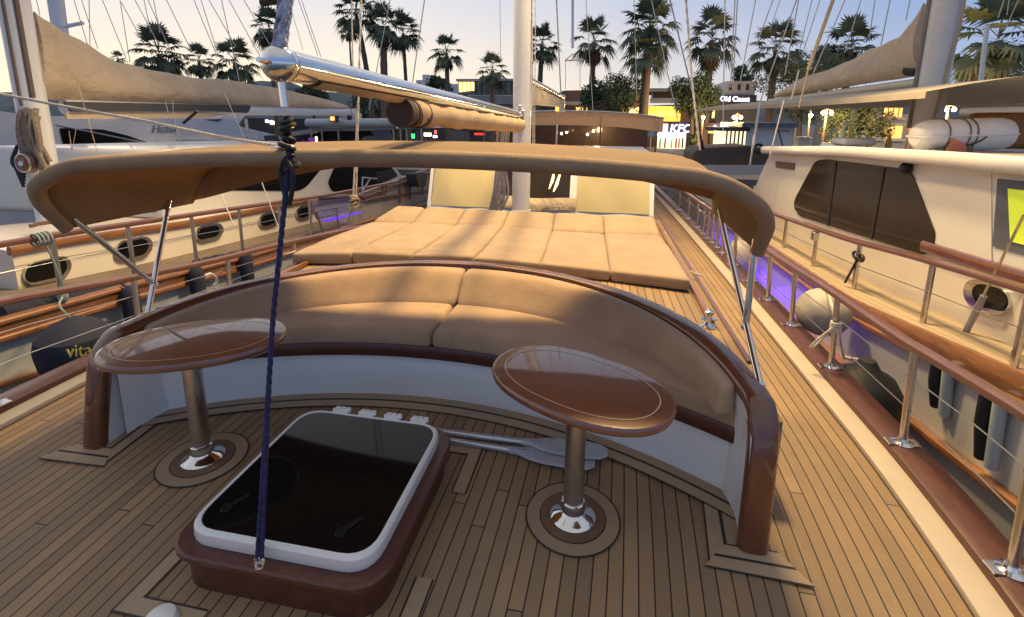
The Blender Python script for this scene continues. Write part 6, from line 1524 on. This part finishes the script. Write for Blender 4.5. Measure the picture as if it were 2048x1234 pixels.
# twisted line from the left to the top of the canopy, and the fitting it ends at
e1 = can_pt(0.44, 0.0); e1 = P(556, 292, y=2.07)
m = MB(); s0 = P(0, 188, y=2.55); rope(m, [s0+(s0-P(130, 216, y=2.45))*1.2, s0, P(130, 213, y=2.45), P(300, 244, y=2.3), P(430, 272, y=2.18), e1], 0.0085, 0.045, 3, 6, 240); tag(m.build('stay_rope', ROPEW), 'twisted white rope running from the left edge to the top of the canopy', 'rope')
t = thing('canopy_fitting', 'small chrome fitting on the canopy roll where the twisted white rope ends', 'fitting', e1)
m = MB(); m.ball(P(565, 294, y=2.0), (0.026, 0.03, 0.012), 14, 8); m.build('cap', STEEL, t); m = MB(); m.tube([P(540, 296, y=2.05), P(585, 293, y=2.05)], 0.007, 8); m.build('pin', STEEL, t)
# ------------------------------------------------------------------ light
w = bpy.data.worlds.new('World'); scene.world = w; w.use_nodes = True
nt = w.node_tree; bg = nt.nodes['Background']
SUN_AZ = math.radians(-58)      # left of the boat's heading, just under the horizon
tc = nt.nodes.new('ShaderNodeTexCoord'); sx = nt.nodes.new('ShaderNodeSeparateXYZ'); lk(nt, tc.outputs['Generated'], sx.inputs[0])
X, Y, Z = sx.outputs
hl = math_n(nt, 'SQRT', math_n(nt, 'ADD', math_n(nt, 'MULTIPLY', X, X), math_n(nt, 'ADD', math_n(nt, 'MULTIPLY', Y, Y), 1e-5)))
dt = math_n(nt, 'DIVIDE', math_n(nt, 'ADD', math_n(nt, 'MULTIPLY', X, math.sin(SUN_AZ)), math_n(nt, 'MULTIPLY', Y, math.cos(SUN_AZ))), hl)
def sstep(v, lo, hi):
    n = nt.nodes.new('ShaderNodeMapRange'); n.interpolation_type = 'SMOOTHSTEP'; n.inputs[1].default_value = lo; n.inputs[2].default_value = hi; lk(nt, v, n.inputs[0]); return n.outputs[0]
az_f = sstep(dt, -0.15, 1.02)
el_f = sstep(Z, -0.02, 0.28); top_f = sstep(Z, 0.30, 0.95)
warm = mix_c(nt, el_f, (0.95, 0.77, 0.53), (0.60, 0.60, 0.65))
cool = mix_c(nt, el_f, (0.36, 0.44, 0.57), (0.14, 0.255, 0.50))
low = mix_c(nt, az_f, cool, warm)
full = mix_c(nt, top_f, low, (0.42, 0.41, 0.42))
nz = nt.nodes.new('ShaderNodeTexNoise'); nz.inputs['Scale'].default_value = 2.2; nz.inputs['Detail'].default_value = 5
mpn = nt.nodes.new('ShaderNodeMapping'); mpn.inputs['Scale'].default_value = (1, 1, 5); lk(nt, tc.outputs['Generated'], mpn.inputs[0]); lk(nt, mpn.outputs[0], nz.inputs['Vector'])
thin = math_n(nt, 'MULTIPLY', sstep(nz.outputs['Fac'], 0.45, 0.75), 0.10)
full = mix_c(nt, thin, full, (0.66, 0.62, 0.62))
lk(nt, full, bg.inputs['Color']); bg.inputs['Strength'].default_value = 1.0
sd = bpy.data.lights.new('afterglow', 'SUN'); sd.energy = 0.12; sd.angle = math.radians(20); sd.color = (1.0, 0.78, 0.62)
so_ = bpy.data.objects.new('afterglow', sd); C.objects.link(so_)
el = math.radians(6); dv = Vector((math.sin(SUN_AZ)*math.cos(el), math.cos(SUN_AZ)*math.cos(el), math.sin(el)))
so_.rotation_euler = dv.to_track_quat('Z', 'Y').to_euler()

# two deck floodlights under the spreader of our mast, just above the picture
for i, (x, e, lb) in enumerate(((1.6, 2350, 'deck floodlight under the right arm of the mast spreader'), (-0.9, 1250, 'deck floodlight under the left arm of the mast spreader'))):
    q = Vector((x, 5.75, 7.1)); d = (Vector((0.5, 3.4, 0))-q).normalized()
    t = thing('deck_floodlight', lb, 'lamp', q)
    m = MB(); m.lathe([(0.03, 0.12), (0.07, 0.10), (0.11, 0.0), (0.10, 0.0), (0.06, 0.08), (0.0, 0.09)], q-d*0.03, -d, 20); m.build('housing', DGREY, t)
    m = MB(); m.tube([q-d*0.1, Vector((x, MY-0.05, 7.4))], 0.015, 8); m.build('bracket', STEELS, t)
    m = MB(); m.lathe([(0, 0), (0.09, 0), (0.09, 0.004), (0, 0.004)], q, -d, 20); m.build('lens', emit('flood_lens', (1, 0.62, 0.25), 4), t)
    l = bpy.data.lights.new('floodlight', 'SPOT'); l.energy = e; l.color = (1.0, 0.72, 0.33); l.spot_size = math.radians(120); l.spot_blend = 0.5; l.shadow_soft_size = 0.45
    lo = bpy.data.objects.new('floodlight', l); C.objects.link(lo); lo.location = q+d*0.02; lo.rotation_euler = (-d).to_track_quat('Z', 'Y').to_euler()
vs = scene.view_settings; vs.view_transform = 'Standard'; vs.look = 'None'; vs.gamma = 1.0; vs.exposure = 0.42
